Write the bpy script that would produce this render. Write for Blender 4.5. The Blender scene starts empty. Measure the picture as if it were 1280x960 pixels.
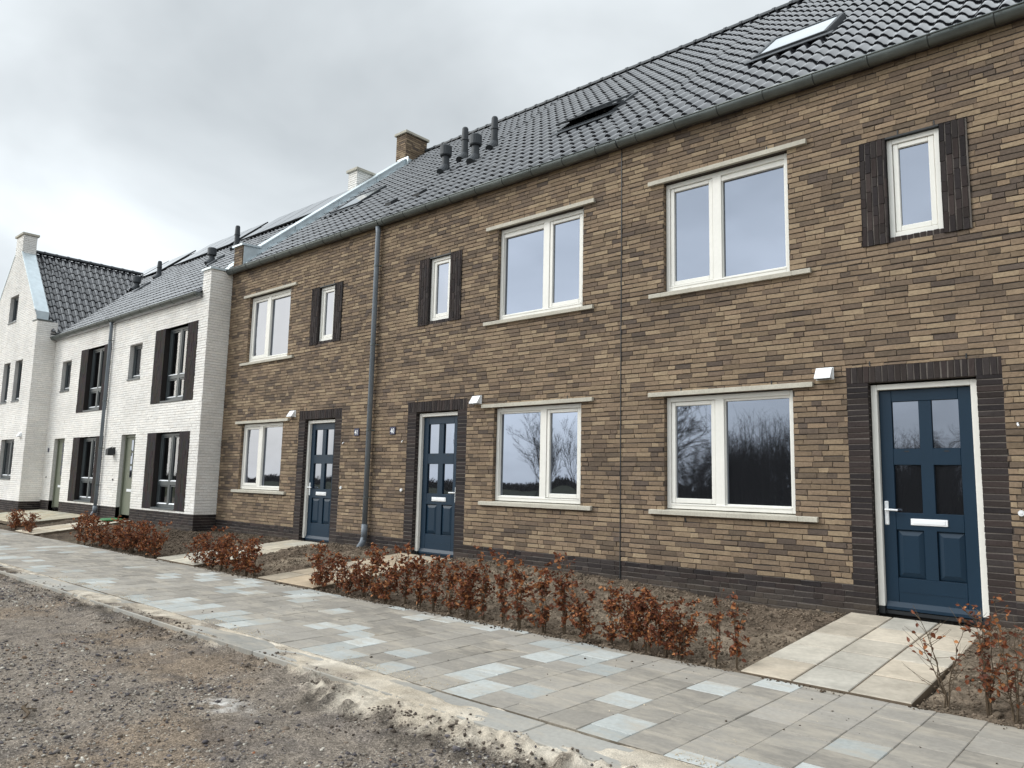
import bpy, math, random
import numpy as np
from mathutils import Vector, Matrix
random.seed(7); RNG = np.random.default_rng(11)
sc = bpy.context.scene
COL = sc.collection
R = math.radians
PI = math.pi

# ------------------------------------------------------------------ helpers
def lin(r, g, b):
    f = lambda c: (c/255/12.92) if c/255 <= .04045 else ((c/255+.055)/1.055)**2.4
    return (f(r), f(g), f(b))

class MB:
    """collects faces (with a colour and a material slot each) and links them as ONE mesh object"""
    def __init__(s): s.v = []; s.f = []; s.c = []; s.m = []
    def face(s, pts, col=(1, 1, 1), m=0):
        n = len(s.v); s.v.extend(pts); s.f.append(tuple(range(n, n+len(pts)))); s.c.append(col); s.m.append(m)
    def idx(s, pts, faces, col=(1, 1, 1), m=0):
        n = len(s.v); s.v.extend(pts)
        for f in faces: s.f.append(tuple(i+n for i in f)); s.c.append(col); s.m.append(m)
    def box(s, x0, x1, y0, y1, z0, z1, col=(1, 1, 1), m=0):
        p = [(x0,y0,z0),(x1,y0,z0),(x1,y1,z0),(x0,y1,z0),(x0,y0,z1),(x1,y0,z1),(x1,y1,z1),(x0,y1,z1)]
        s.idx(p, [(0,3,2,1),(4,5,6,7),(0,1,5,4),(1,2,6,5),(2,3,7,6),(3,0,4,7)], col, m)
    def bbox(s, x0, x1, y0, y1, z0, z1, b=.006, col=(1, 1, 1), m=0):
        """box with all edges chamfered by b"""
        xs, ys, zs = (x0,x1), (y0,y1), (z0,z1)
        P = {}; pts = []
        for i in (0,1):
            for j in (0,1):
                for k in (0,1):
                    sx, sy, sz = (1 if i==0 else -1), (1 if j==0 else -1), (1 if k==0 else -1)
                    for a in range(3):
                        q = [xs[i]+sx*b*(a!=0), ys[j]+sy*b*(a!=1), zs[k]+sz*b*(a!=2)]
                        P[i,j,k,a] = len(pts); pts.append(tuple(q))
        F = []
        for a in range(3):
            o = [d for d in range(3) if d != a]
            for t in (0,1):
                c = []
                for (p, q) in ((0,0),(1,0),(1,1),(0,1)):
                    ijk = [0,0,0]; ijk[a] = t; ijk[o[0]] = p; ijk[o[1]] = q; c.append(P[ijk[0],ijk[1],ijk[2],a])
                F.append(tuple(c))
        for a in range(3):          # edges parallel to axis a
            o = [d for d in range(3) if d != a]
            for p in (0,1):
                for q in (0,1):
                    e = []
                    for t in (0,1):
                        ijk = [0,0,0]; ijk[a] = t; ijk[o[0]] = p; ijk[o[1]] = q
                        e.append((P[tuple(ijk)+(o[0],)], P[tuple(ijk)+(o[1],)]))
                    F.append((e[0][0], e[0][1], e[1][1], e[1][0]))
        for i in (0,1):
            for j in (0,1):
                for k in (0,1): F.append((P[i,j,k,0], P[i,j,k,1], P[i,j,k,2]))
        s.idx(pts, F, col, m)
    def tube(s, pts, rad, n=8, col=(1, 1, 1), m=0, cap=True):
        pts = [Vector(p) for p in pts]
        if not hasattr(rad, '__len__'): rad = [rad]*len(pts)
        ring = []; base = len(s.v); a = None
        for i, p in enumerate(pts):
            d = (pts[min(i+1, len(pts)-1)]-pts[max(i-1, 0)]).normalized()
            if a is None:
                a = d.orthogonal().normalized()
            else:
                a = (a-d*a.dot(d)).normalized()
            b = d.cross(a)
            for k in range(n):
                t = 2*PI*k/n
                s.v.append(tuple(p+(a*math.cos(t)+b*math.sin(t))*rad[i]))
        F = []
        for i in range(len(pts)-1):
            for k in range(n):
                k2 = (k+1) % n
                F.append((base+i*n+k, base+i*n+k2, base+(i+1)*n+k2, base+(i+1)*n+k))
        if cap and n > 2:
            F.append(tuple(base+k for k in reversed(range(n)))); F.append(tuple(base+(len(pts)-1)*n+k for k in range(n)))
        for f in F: s.f.append(f); s.c.append(col); s.m.append(m)
    def prism(s, prof, axis, a0, a1, col=(1, 1, 1), m=0):
        """closed 2-D profile extruded along x ('x': profile is (y,z)) or y ('y': profile is (x,z))"""
        n = len(prof)
        mk = (lambda p, a: (a, p[0], p[1])) if axis == 'x' else (lambda p, a: (p[0], a, p[1]))
        pts = [mk(p, a0) for p in prof]+[mk(p, a1) for p in prof]
        F = [(i, (i+1) % n, n+(i+1) % n, n+i) for i in range(n)]
        F += [tuple(reversed(range(n))), tuple(range(n, 2*n))]
        s.idx(pts, F, col, m)
    def build(s, name, mats, parent=None, root=None, smooth=False, fix=True):
        if not isinstance(mats, (list, tuple)): mats = [mats]
        off = np.array(root.location) if root is not None else np.zeros(3)
        me = bpy.data.meshes.new(name)
        v = np.array(s.v, dtype=np.float64).reshape(-1, 3)-off
        me.from_pydata(v.tolist(), [], s.f)
        for m in mats: me.materials.append(m)
        np_ = len(me.polygons)
        me.polygons.foreach_set('material_index', np.array(s.m, dtype=np.int32))
        if smooth: me.polygons.foreach_set('use_smooth', np.ones(np_, dtype=bool))
        tot = np.array([len(f) for f in s.f])
        c = np.ones((int(tot.sum()), 4), dtype=np.float32); c[:, :3] = np.repeat(np.array(s.c, dtype=np.float32), tot, axis=0)
        at = me.color_attributes.new('Col', 'FLOAT_COLOR', 'CORNER'); at.data.foreach_set('color', c.ravel())
        me.update()
        o = bpy.data.objects.new(name, me); COL.objects.link(o)
        if parent is not None: o.parent = parent
        return o

def grid_obj(name, X, Y, Z, mat, C=None, smooth=True):
    ny, nx = X.shape
    v = np.stack([X, Y, Z], -1).reshape(-1, 3)
    i = np.arange(ny*nx).reshape(ny, nx)
    q = np.stack([i[:-1, :-1], i[:-1, 1:], i[1:, 1:], i[1:, :-1]], -1).reshape(-1, 4)
    me = bpy.data.meshes.new(name)
    me.vertices.add(len(v)); me.vertices.foreach_set('co', v.astype(np.float32).ravel())
    me.loops.add(q.size); me.loops.foreach_set('vertex_index', q.astype(np.int32).ravel())
    me.polygons.add(len(q)); me.polygons.foreach_set('loop_start', np.arange(0, q.size, 4, dtype=np.int32))
    me.polygons.foreach_set('loop_total', np.full(len(q), 4, dtype=np.int32))
    if smooth: me.polygons.foreach_set('use_smooth', np.ones(len(q), dtype=bool))
    me.update(calc_edges=True); me.materials.append(mat)
    if C is not None:
        a = me.color_attributes.new('Col', 'FLOAT_COLOR', 'POINT')
        c = np.ones((len(v), 4), dtype=np.float32); c[:, :3] = C.reshape(-1, 3); a.data.foreach_set('color', c.ravel())
    o = bpy.data.objects.new(name, me); COL.objects.link(o); return o

def tri_obj(name, V, F, mat, C=None, smooth=False):
    me = bpy.data.meshes.new(name)
    k = F.shape[1]
    me.vertices.add(len(V)); me.vertices.foreach_set('co', V.astype(np.float32).ravel())
    me.loops.add(F.size); me.loops.foreach_set('vertex_index', F.astype(np.int32).ravel())
    me.polygons.add(len(F)); me.polygons.foreach_set('loop_start', np.arange(0, F.size, k, dtype=np.int32))
    me.polygons.foreach_set('loop_total', np.full(len(F), k, dtype=np.int32))
    if smooth: me.polygons.foreach_set('use_smooth', np.ones(len(F), dtype=bool))
    me.update(calc_edges=True); me.materials.append(mat)
    if C is not None:
        a = me.color_attributes.new('Col', 'FLOAT_COLOR', 'POINT')
        c = np.ones((len(V), 4), dtype=np.float32); c[:, :3] = C; a.data.foreach_set('color', c.ravel())
    o = bpy.data.objects.new(name, me); COL.objects.link(o); return o

def tag(o, label=None, cat=None, group=None, kind=None):
    if label: o['label'] = label
    if cat: o['category'] = cat
    if group: o['group'] = group
    if kind: o['kind'] = kind
    return o
def empty(name, loc):
    o = bpy.data.objects.new(name, None); COL.objects.link(o); o.location = loc; o.empty_display_size = .2; return o
def copy_tree(o, parent=None):
    c = o.copy(); COL.objects.link(c); c.parent = parent
    for ch in list(o.children): copy_tree(ch, c)
    return c

# numpy value noise
_P = RNG.random((256, 256))
def vnoise(x, y):
    xi = np.floor(x).astype(int); yi = np.floor(y).astype(int); fx = x-xi; fy = y-yi
    fx = fx*fx*(3-2*fx); fy = fy*fy*(3-2*fy)
    g = lambda a, b: _P[a & 255, b & 255]
    return (g(xi, yi)*(1-fx)+g(xi+1, yi)*fx)*(1-fy)+(g(xi, yi+1)*(1-fx)+g(xi+1, yi+1)*fx)*fy
def fbm(x, y, o=4, s=1.):
    t = 0; a = .5; n = 0
    for k in range(o):
        t = t+a*vnoise(x*s+17.3*k, y*s-9.1*k); n += a; a *= .55; s *= 2.03
    return t/n
def sstep(a, b, x):
    t = np.clip((x-a)/(b-a), 0, 1); return t*t*(3-2*t)

# ------------------------------------------------------------------ materials
def mat(name):
    m = bpy.data.materials.new(name); m.use_nodes = True
    nt = m.node_tree; b = nt.nodes['Principled BSDF']; return m, nt, b
def N(nt, t, **k):
    n = nt.nodes.new(t)
    for a, v in k.items():
        if a in n.inputs: n.inputs[a].default_value = v
        else: setattr(n, a, v)
    return n
def coords(nt, scale=(1, 1, 1)):
    tc = N(nt, 'ShaderNodeTexCoord'); mp = N(nt, 'ShaderNodeMapping'); mp.inputs['Scale'].default_value = scale
    nt.links.new(tc.outputs['Object'], mp.inputs['Vector']); return mp.outputs['Vector']
def mottled(name, base=None, attr=False, rough=.8, spec=.3, nscale=30, namp=.25, big=1.2, bigamp=.15, bump=.3, bdist=.004, metallic=0., stretch=(1, 1, 1), detail=6, rvar=0.):
    """colour (a constant, or the mesh's own Col attribute) varied by two sizes of noise, with a bump"""
    m, nt, b = mat(name); L = nt.links.new
    v = coords(nt, stretch)
    n1 = N(nt, 'ShaderNodeTexNoise', Scale=nscale, Detail=detail, Roughness=.6); L(v, n1.inputs['Vector'])
    n2 = N(nt, 'ShaderNodeTexNoise', Scale=big, Detail=3.); L(v, n2.inputs['Vector'])
    r1 = N(nt, 'ShaderNodeMapRange'); r1.inputs[1].default_value = .25; r1.inputs[2].default_value = .75
    r1.inputs[3].default_value = 1-namp; r1.inputs[4].default_value = 1+namp; L(n1.outputs['Fac'], r1.inputs[0])
    r2 = N(nt, 'ShaderNodeMapRange'); r2.inputs[1].default_value = .3; r2.inputs[2].default_value = .7
    r2.inputs[3].default_value = 1-bigamp; r2.inputs[4].default_value = 1+bigamp; L(n2.outputs['Fac'], r2.inputs[0])
    mu = N(nt, 'ShaderNodeMath', operation='MULTIPLY'); L(r1.outputs[0], mu.inputs[0]); L(r2.outputs[0], mu.inputs[1])
    vm = N(nt, 'ShaderNodeVectorMath', operation='SCALE')
    if attr:
        a = N(nt, 'ShaderNodeAttribute', attribute_name='Col'); L(a.outputs['Color'], vm.inputs[0])
    else:
        vm.inputs[0].default_value = base
    L(mu.outputs[0], vm.inputs['Scale']); L(vm.outputs[0], b.inputs['Base Color'])
    b.inputs['Roughness'].default_value = rough; b.inputs['Metallic'].default_value = metallic
    b.inputs['Specular IOR Level'].default_value = spec
    if rvar:
        rr = N(nt, 'ShaderNodeMapRange'); rr.inputs[1].default_value = .3; rr.inputs[2].default_value = .7
        rr.inputs[3].default_value = rough-rvar; rr.inputs[4].default_value = rough+rvar; L(n2.outputs['Fac'], rr.inputs[0]); L(rr.outputs[0], b.inputs['Roughness'])
    if bump:
        bp = N(nt, 'ShaderNodeBump', Strength=bump, Distance=bdist); L(n1.outputs['Fac'], bp.inputs['Height']); L(bp.outputs['Normal'], b.inputs['Normal'])
    return m

M = {}
M['brick'] = mottled('brick', attr=True, rough=.88, spec=.2, nscale=38, namp=.20, big=.9, bigamp=.10, bump=.6, bdist=.006)
M['mortar'] = mottled('mortar', lin(74, 68, 64), rough=.95, spec=.1, nscale=60, namp=.2, bump=.4)
M['mortar_dark'] = mottled('mortar_dark', lin(106, 100, 95), rough=.95, spec=.1, nscale=60, namp=.25, bump=.4)
M['mortar_pale'] = mottled('mortar_pale', lin(196, 192, 188), rough=.95, spec=.1, nscale=60, namp=.12, bump=.4)
M['concrete'] = mottled('concrete', lin(186, 181, 168), rough=.85, spec=.25, nscale=45, namp=.14, big=3, bigamp=.10, bump=.25)
M['zinc_seam'] = mottled('zinc_seam', (.05, .055, .053), rough=.6, spec=.3, nscale=9, namp=.12, bump=.05)
M['zinc'] = mottled('zinc', (.135, .15, .145), rough=.40, spec=.55, nscale=9, namp=.12, big=1.5, bigamp=.15, bump=.05, metallic=.75, rvar=.08)
M['zinc_pale'] = mottled('zinc_pale', (.60, .67, .70), rough=.42, spec=.5, nscale=7, namp=.10, big=1.5, bigamp=.10, bump=.05, metallic=.6, rvar=.08)
M['pipe_grey'] = mottled('pipe_grey', lin(118, 126, 134), rough=.5, spec=.4, nscale=12, namp=.08, big=2, bigamp=.1, bump=.05)
M['cream_paint'] = mottled('cream_paint', lin(232, 230, 223), rough=.38, spec=.4, nscale=20, namp=.03, big=2, bigamp=.03, bump=.04)
M['blue_paint'] = mottled('blue_paint', lin(20, 44, 62), rough=.42, spec=.3, nscale=60, namp=.06, big=2, bigamp=.06, bump=.06)
M['sage_paint'] = mottled('sage_paint', lin(112, 116, 101), rough=.4, spec=.4, nscale=40, namp=.05, big=2, bigamp=.06, bump=.04)
M['dark_frame'] = mottled('dark_frame', lin(72, 78, 80), rough=.4, spec=.5, nscale=20, namp=.05, bump=.03)
M['white_plastic'] = mottled('white_plastic', lin(238, 240, 242), rough=.35, spec=.5, nscale=20, namp=.02, bump=.02)
M['black_plastic'] = mottled('black_plastic', lin(40, 43, 46), rough=.5, spec=.4, nscale=30, namp=.1, bump=.05)
M['anthracite'] = mottled('anthracite', lin(62, 66, 70), rough=.55, spec=.4, nscale=30, namp=.1, bump=.05)
M['roof_tile'] = mottled('roof_tile', attr=True, rough=.36, spec=.6, nscale=14, namp=.12, big=1.0, bigamp=.15, bump=.06, rvar=.05)
_b = M['roof_tile'].node_tree.nodes['Principled BSDF']; _b.inputs['Coat Weight'].default_value = 1.; _b.inputs['Coat Roughness'].default_value = .07; _b.inputs['Coat IOR'].default_value = 1.55
M['skylight_glass'] = mottled('skylight_glass', (.62, .68, .72), rough=.06, spec=.9, nscale=3, namp=.05, bump=0, metallic=.85)
M['solar'] = mottled('solar', (.012, .016, .03), rough=.08, spec=.9, nscale=3, namp=.1, bump=0)
_b = M['solar'].node_tree.nodes['Principled BSDF']; _b.inputs['Coat Weight'].default_value = 1.; _b.inputs['Coat IOR'].default_value = 1.8
M['slab'] = mottled('slab', attr=True, rough=.9, spec=.2, nscale=22, namp=.13, big=4, bigamp=.15, bump=.3, bdist=.003)
M['soil'] = mottled('soil', attr=True, rough=.97, spec=.08, nscale=42, namp=.5, big=5, bigamp=.25, bump=1., bdist=.02, detail=9)
M['stone'] = mottled('stone', attr=True, rough=.85, spec=.25, nscale=60, namp=.2, bump=.3)
M['field'] = mottled('field', (.045, .05, .025), rough=.97, spec=.05, nscale=2.5, namp=.4, big=.06, bigamp=.3, bump=.4, bdist=.05)
M['bark'] = mottled('bark', lin(92, 80, 66), rough=.9, spec=.15, nscale=60, namp=.3, bump=.4)
M['far_bark'] = mottled('far_bark', (.050, .045, .038), rough=.95, spec=.05, nscale=8, namp=.3, bump=0)
M['sign_blue'] = mottled('sign_blue', lin(28, 34, 70), rough=.3, spec=.5, nscale=20, namp=.05, bump=0)
M['green_sheet'] = mottled('green_sheet', lin(70, 130, 85), rough=.6, spec=.3, nscale=25, namp=.2, bump=.3)
M['curtain'] = mottled('curtain', lin(232, 226, 212), rough=.9, spec=.1, nscale=40, namp=.05, bump=.1)
M['room'] = mottled('room', (.10, .095, .09), rough=.9, spec=.1, nscale=4, namp=.2, bump=0)

def road_mat():
    m = mottled('road', attr=True, rough=.95, spec=.12, nscale=120, namp=.35, big=7, bigamp=.18, bump=.9, bdist=.010, detail=6)
    nt = m.node_tree; L = nt.links.new; b = nt.nodes['Principled BSDF']
    vm = b.inputs['Base Color'].links[0].from_node
    v = coords(nt); vo = N(nt, 'ShaderNodeTexVoronoi', Scale=85.); L(v, vo.inputs['Vector'])
    v2 = N(nt, 'ShaderNodeTexVoronoi', Scale=190.); L(v, v2.inputs['Vector'])
    out = []
    for q in (vo, v2):
        sp = N(nt, 'ShaderNodeSeparateXYZ'); L(q.outputs['Color'], sp.inputs[0])
        mr = N(nt, 'ShaderNodeMapRange'); L(sp.outputs['X'], mr.inputs[0]); mr.inputs[3].default_value = .62; mr.inputs[4].default_value = 1.45; out.append(mr)
    mu = N(nt, 'ShaderNodeMath', operation='MULTIPLY'); L(out[0].outputs[0], mu.inputs[0]); L(out[1].outputs[0], mu.inputs[1])
    # fine sand has no stones: pale colours keep their even tone
    at = N(nt, 'ShaderNodeAttribute', attribute_name='Col'); sl_ = N(nt, 'ShaderNodeMapRange'); L(at.outputs['Fac'], sl_.inputs[0])
    sl_.inputs[1].default_value = .16; sl_.inputs[2].default_value = .40; sl_.inputs[3].default_value = 0.; sl_.inputs[4].default_value = .88
    mx = N(nt, 'ShaderNodeMix'); mx.data_type = 'FLOAT'; L(sl_.outputs[0], mx.inputs[0]); L(mu.outputs[0], mx.inputs[2]); mx.inputs[3].default_value = 1.
    sc2 = N(nt, 'ShaderNodeVectorMath', operation='SCALE'); L(vm.outputs[0], sc2.inputs[0]); L(mx.outputs[0], sc2.inputs['Scale']); L(sc2.outputs[0], b.inputs['Base Color'])
    return m
M['road'] = road_mat()
def pave_mat():
    m = mottled('pave', attr=True, rough=.88, spec=.2, nscale=34, namp=.12, big=2.3, bigamp=.10, bump=.3, bdist=.003)
    nt = m.node_tree; L = nt.links.new; b = nt.nodes['Principled BSDF']; vm = b.inputs['Base Color'].links[0].from_node
    v = coords(nt, (1., 2.6, 1.)); n = N(nt, 'ShaderNodeTexNoise', Scale=2.4, Detail=8., Roughness=.68); L(v, n.inputs['Vector'])
    mr = N(nt, 'ShaderNodeMapRange'); L(n.outputs['Fac'], mr.inputs[0]); mr.inputs[1].default_value = .47; mr.inputs[2].default_value = .66; mr.inputs[4].default_value = .8
    mx = N(nt, 'ShaderNodeMixRGB'); L(mr.outputs[0], mx.inputs['Fac']); L(vm.outputs[0], mx.inputs['Color1']); mx.inputs['Color2'].default_value = (*lin(170, 162, 149), 1)
    L(mx.outputs[0], b.inputs['Base Color']); return m
M['pave'] = pave_mat()
def leaf_mat():
    m, nt, b = mat('beech_leaf'); L = nt.links.new
    a = N(nt, 'ShaderNodeAttribute', attribute_name='Col')
    v = coords(nt); n = N(nt, 'ShaderNodeTexNoise', Scale=60., Detail=3.); L(v, n.inputs['Vector'])
    mr = N(nt, 'ShaderNodeMapRange'); mr.inputs[1].default_value = .3; mr.inputs[2].default_value = .7; mr.inputs[3].default_value = .75; mr.inputs[4].default_value = 1.3
    L(n.outputs['Fac'], mr.inputs[0])
    vm = N(nt, 'ShaderNodeVectorMath', operation='SCALE'); L(a.outputs['Color'], vm.inputs[0]); L(mr.outputs[0], vm.inputs['Scale'])
    L(vm.outputs[0], b.inputs['Base Color']); b.inputs['Roughness'].default_value = .6; b.inputs['Specular IOR Level'].default_value = .25
    t = N(nt, 'ShaderNodeBsdfTranslucent'); L(vm.outputs[0], t.inputs['Color'])
    mx = N(nt, 'ShaderNodeMixShader', Fac=.25); L(b.outputs[0], mx.inputs[1]); L(t.outputs[0], mx.inputs[2])
    L(mx.outputs[0], nt.nodes['Material Output'].inputs['Surface']); return m
M['leaf'] = leaf_mat()

def glass_mat(name, base, f0, tint, see=0.):
    m, nt, b = mat(name); L = nt.links.new
    nt.nodes.remove(b)
    d = N(nt, 'ShaderNodeBsdfDiffuse'); d.inputs['Color'].default_value = (*base, 1)
    body = d
    if see:
        tr = N(nt, 'ShaderNodeBsdfTransparent'); tr.inputs['Color'].default_value = (.85, .9, .88, 1)
        bm = N(nt, 'ShaderNodeMixShader', Fac=see); L(d.outputs[0], bm.inputs[1]); L(tr.outputs[0], bm.inputs[2]); body = bm
    g = N(nt, 'ShaderNodeBsdfGlossy', Roughness=.018); g.inputs['Color'].default_value = (*tint, 1)
    lw = N(nt, 'ShaderNodeFresnel', IOR=1.5)
    mr = N(nt, 'ShaderNodeMapRange'); mr.inputs[1].default_value = .04; mr.inputs[2].default_value = 1.; mr.inputs[3].default_value = f0; mr.inputs[4].default_value = 1.
    L(lw.outputs[0], mr.inputs[0])
    v = coords(nt); n = N(nt, 'ShaderNodeTexNoise', Scale=2.2, Detail=1.); L(v, n.inputs['Vector'])
    bp = N(nt, 'ShaderNodeBump', Strength=.16, Distance=.004); L(n.outputs['Fac'], bp.inputs['Height'])
    L(bp.outputs['Normal'], g.inputs['Normal'])
    mx = N(nt, 'ShaderNodeMixShader'); L(mr.outputs[0], mx.inputs[0]); L(body.outputs[0], mx.inputs[1]); L(g.outputs[0], mx.inputs[2])
    L(mx.outputs[0], nt.nodes['Material Output'].inputs['Surface']); return m
M['glass'] = glass_mat('glass', (.016, .017, .02), .29, (.78, .85, 1.0))
M['glass_clear'] = glass_mat('glass_clear', (.010, .012, .014), .20, (.92, .95, 1.0), see=.85)

# ------------------------------------------------------------------ brickwork
TAN = [lin(145,127,105), lin(139,121,100), lin(133,115,96), lin(151,133,110), lin(138,119,99), lin(130,113,95)]
MID = [lin(122,106,88), lin(118,102,86), lin(113,98,84), lin(125,108,90), lin(111,96,83)]
DRK = [lin(101,88,76), lin(97,85,75), lin(104,91,78), lin(93,82,74), lin(105,92,79)]
def col_multi(rng, u, r):
    n = vnoise(np.array(u*.9+50), np.array(r*.35+3.))*0.42+rng.random()*.78
    p = TAN if n < .62 else (MID if n < .90 else DRK)
    c = p[rng.integers(len(p))]; k = rng.uniform(.92, 1.08)
    return tuple(x*k for x in c)
DARKS = [lin(56,49,48), lin(51,46,46), lin(61,53,51), lin(47,43,44), lin(58,53,52), lin(53,47,45)]
def col_dark(rng, u, r):
    c = DARKS[rng.integers(len(DARKS))]; k = rng.uniform(.8, 1.2); return tuple(x*k for x in c)
def col_plinth(rng, u, r):
    c = DARKS[rng.integers(len(DARKS))]; k = rng.uniform(.8, 1.2); z = r*.0625; d = max(0., min(1., (.10-z)/.22))*rng.uniform(.2, .8)
    return tuple(x*k*(1-d)+q*d for x, q in zip(c, lin(104, 95, 84)))
def col_white(rng, u, r):
    k = rng.uniform(.95, 1.03); c = lin(236, 233, 228); w = rng.uniform(-.008, .008); return (min(.88, c[0]*k+w), min(.88, c[1]*k), min(.88, c[2]*k-w))

def bricks(mb, P_, u0, u1, z0, z1, openings=(), colf=col_multi, seed=1, course=.0625, joint=.0165, hj=.008, L=.213, H=.102, rel=.0085, jit=.0024, lim=None, mortar_m=1, wild=True, stack=False, mortar=True, flip=False):
    """lays real bricks over the rectangle [u0,u1]x[z0,z1] of the plane P(u, outward, z), cut round openings; slot 0 brick, slot 1 mortar"""
    rng = np.random.default_rng(seed); base = rel-.0085; rel = .0085
    P = (lambda u, d, z: P_(u, d+base, z)) if base > .008 else P_
    if base <= .008: rel += base
    nrow = int(round((z1-z0)/course+.49))
    for r in range(nrow):
        a = z0+r*course; b = min(a+course-joint, z1)
        cuts = sorted({a, b}|{c for o in openings for c in (o[2], o[3]) if a+.004 < c < b-.004})
        # the row's own bricks
        row = []; u = u0-(rng.uniform(0, .22) if not stack else 0.)
        if not wild: u = u0-(.0 if r % 2 else .5*(L+joint))
        while u < u1:
            l = L if (not wild or rng.random() < .72) else H
            if stack: l = u1-u0
            row.append((u, u+l, colf(rng, u+l/2, a/course), rng.normal(0, .0016))); u += l+hj
        for ca, cb in zip(cuts[:-1], cuts[1:]):
            if cb-ca < .012: continue
            zm = (ca+cb)/2
            lo, hi = (u0, u1) if lim is None else lim(zm)
            blocks = [(o[0], o[1]) for o in openings if o[2] < zm < o[3]]
            for (p, q, c, dd) in row:
                segs = [(max(p, lo), min(q, hi))]
                for (bl, br) in blocks:
                    ns = []
                    for (s, e) in segs:
                        if br <= s or bl >= e: ns.append((s, e)); continue
                        if bl > s: ns.append((s, bl))
                        if br < e: ns.append((br, e))
                    segs = ns
                for (s, e) in segs:
                    if e-s < .014: continue
                    j = rng.normal(0, jit, (4, 2)); d = np.maximum(rng.normal(0, .0012, 4)+rel+dd, .0035)
                    # keep cut ends tight to the edges of an opening
                    f = [(s+j[0,0]*(s==p), d[0], ca+j[0,1]), (e+j[1,0]*(e==q), d[1], ca+j[1,1]), (e+j[2,0]*(e==q), d[2], cb+j[2,1]), (s+j[3,0]*(s==p), d[3], cb+j[3,1])]
                    ch = .003
                    ctr = ((s+e)/2, (ca+cb)/2)
                    pts = [P(x, dpt, z) for (x, dpt, z) in f]
                    mid = [P(x+math.copysign(ch, x-ctr[0]), dpt-.0035, z+math.copysign(ch, z-ctr[1])) for (x, dpt, z) in f]
                    bk = [P(x+math.copysign(ch, x-ctr[0]), -.004, z+math.copysign(ch, z-ctr[1])) for (x, dpt, z) in f]
                    mb.idx(pts+mid+bk, [(0,1,2,3),(4,5,1,0),(5,6,2,1),(6,7,3,2),(7,4,0,3),(8,9,5,4),(9,10,6,5),(10,11,7,6),(11,8,4,7)], c, 0)
    if mortar:
        zs = sorted({z0, z1}|{c for o in openings for c in (o[2], o[3]) if z0 < c < z1}|(set() if lim is None else set(np.arange(z0, z1, course*2))))
        for ca, cb in zip(zs[:-1], zs[1:]):
            zm = (ca+cb)/2
            segs = [(u0, u1) if lim is None else lim(cb)]
            for (bl, br) in [(o[0], o[1]) for o in openings if o[2] < zm < o[3]]:
                ns = []
                for (s, e) in segs:
                    if br <= s or bl >= e: ns.append((s, e)); continue
                    if bl > s: ns.append((s, bl))
                    if br < e: ns.append((br, e))
                segs = ns
            for (s, e) in segs:
                if e > s: mb.face([P(s, 0, ca), P(e, 0, ca), P(e, 0, cb), P(s, 0, cb)], (1, 1, 1), mortar_m)

def reveal(mb, P, u0, u1, z0, z1, depth, col, m=0, sides='lrtb'):
    """the four cheeks of an opening, going back from the wall face"""
    f = .006
    if 'l' in sides: mb.face([P(u0, f, z0), P(u0, f, z1), P(u0, -depth, z1), P(u0, -depth, z0)], col, m)
    if 'r' in sides: mb.face([P(u1, f, z0), P(u1, f, z1), P(u1, -depth, z1), P(u1, -depth, z0)], col, m)
    if 't' in sides: mb.face([P(u0, f, z1), P(u1, f, z1), P(u1, -depth, z1), P(u0, -depth, z1)], col, m)
    if 'b' in sides: mb.face([P(u0, f, z0), P(u1, f, z0), P(u1, -depth, z0), P(u0, -depth, z0)], col, m)
def cheek_bricks(mb, P, side_u, z0, z1, depth, colf, seed):
    """bricks on the cheek of an opening at u = side_u, seen edge-on"""
    rng = np.random.default_rng(seed); n = int((z1-z0)/.0625)+1
    for k in range(n):
        a = z0+k*.0625; b = min(a+.051, z1)
        if b-a < .01: continue
        mb.face([P(side_u+rng.uniform(0, .002), .004, a), P(side_u, .004, b), P(side_u, -depth, b), P(side_u, -depth, a)], colf(rng, side_u, k), 0)

def pane_mesh(mb, x0, x1, z0, z1, y, bulge=.0, n=14):
    """a pane slightly dished by the pressure between its two sheets"""
    base = len(mb.v)
    for j in range(n+1):
        for i in range(n+1):
            s = i/n*2-1; t = j/n*2-1
            mb.v.append((x0+(x1-x0)*i/n, y+bulge*(1-s*s)*(1-t*t), z0+(z1-z0)*j/n))
    for j in range(n):
        for i in range(n):
            a = base+j*(n+1)+i; mb.f.append((a, a+1, a+n+2, a+n+1)); mb.c.append((1, 1, 1)); mb.m.append(0)
def ring(mb, x0, x1, y0, y1, z0, z1, w, wb=None, wt=None, b=.004):
    """rectangular frame of four members"""
    wb = w if wb is None else wb; wt = w if wt is None else wt
    mb.bbox(x0, x0+w, y0, y1, z0, z1, b); mb.bbox(x1-w, x1, y0, y1, z0, z1, b)
    mb.bbox(x0+w, x1-w, y0+.0015, y1, z1-wt, z1, b); mb.bbox(x0+w, x1-w, y0+.0015, y1, z0, z0+wb, b)

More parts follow.
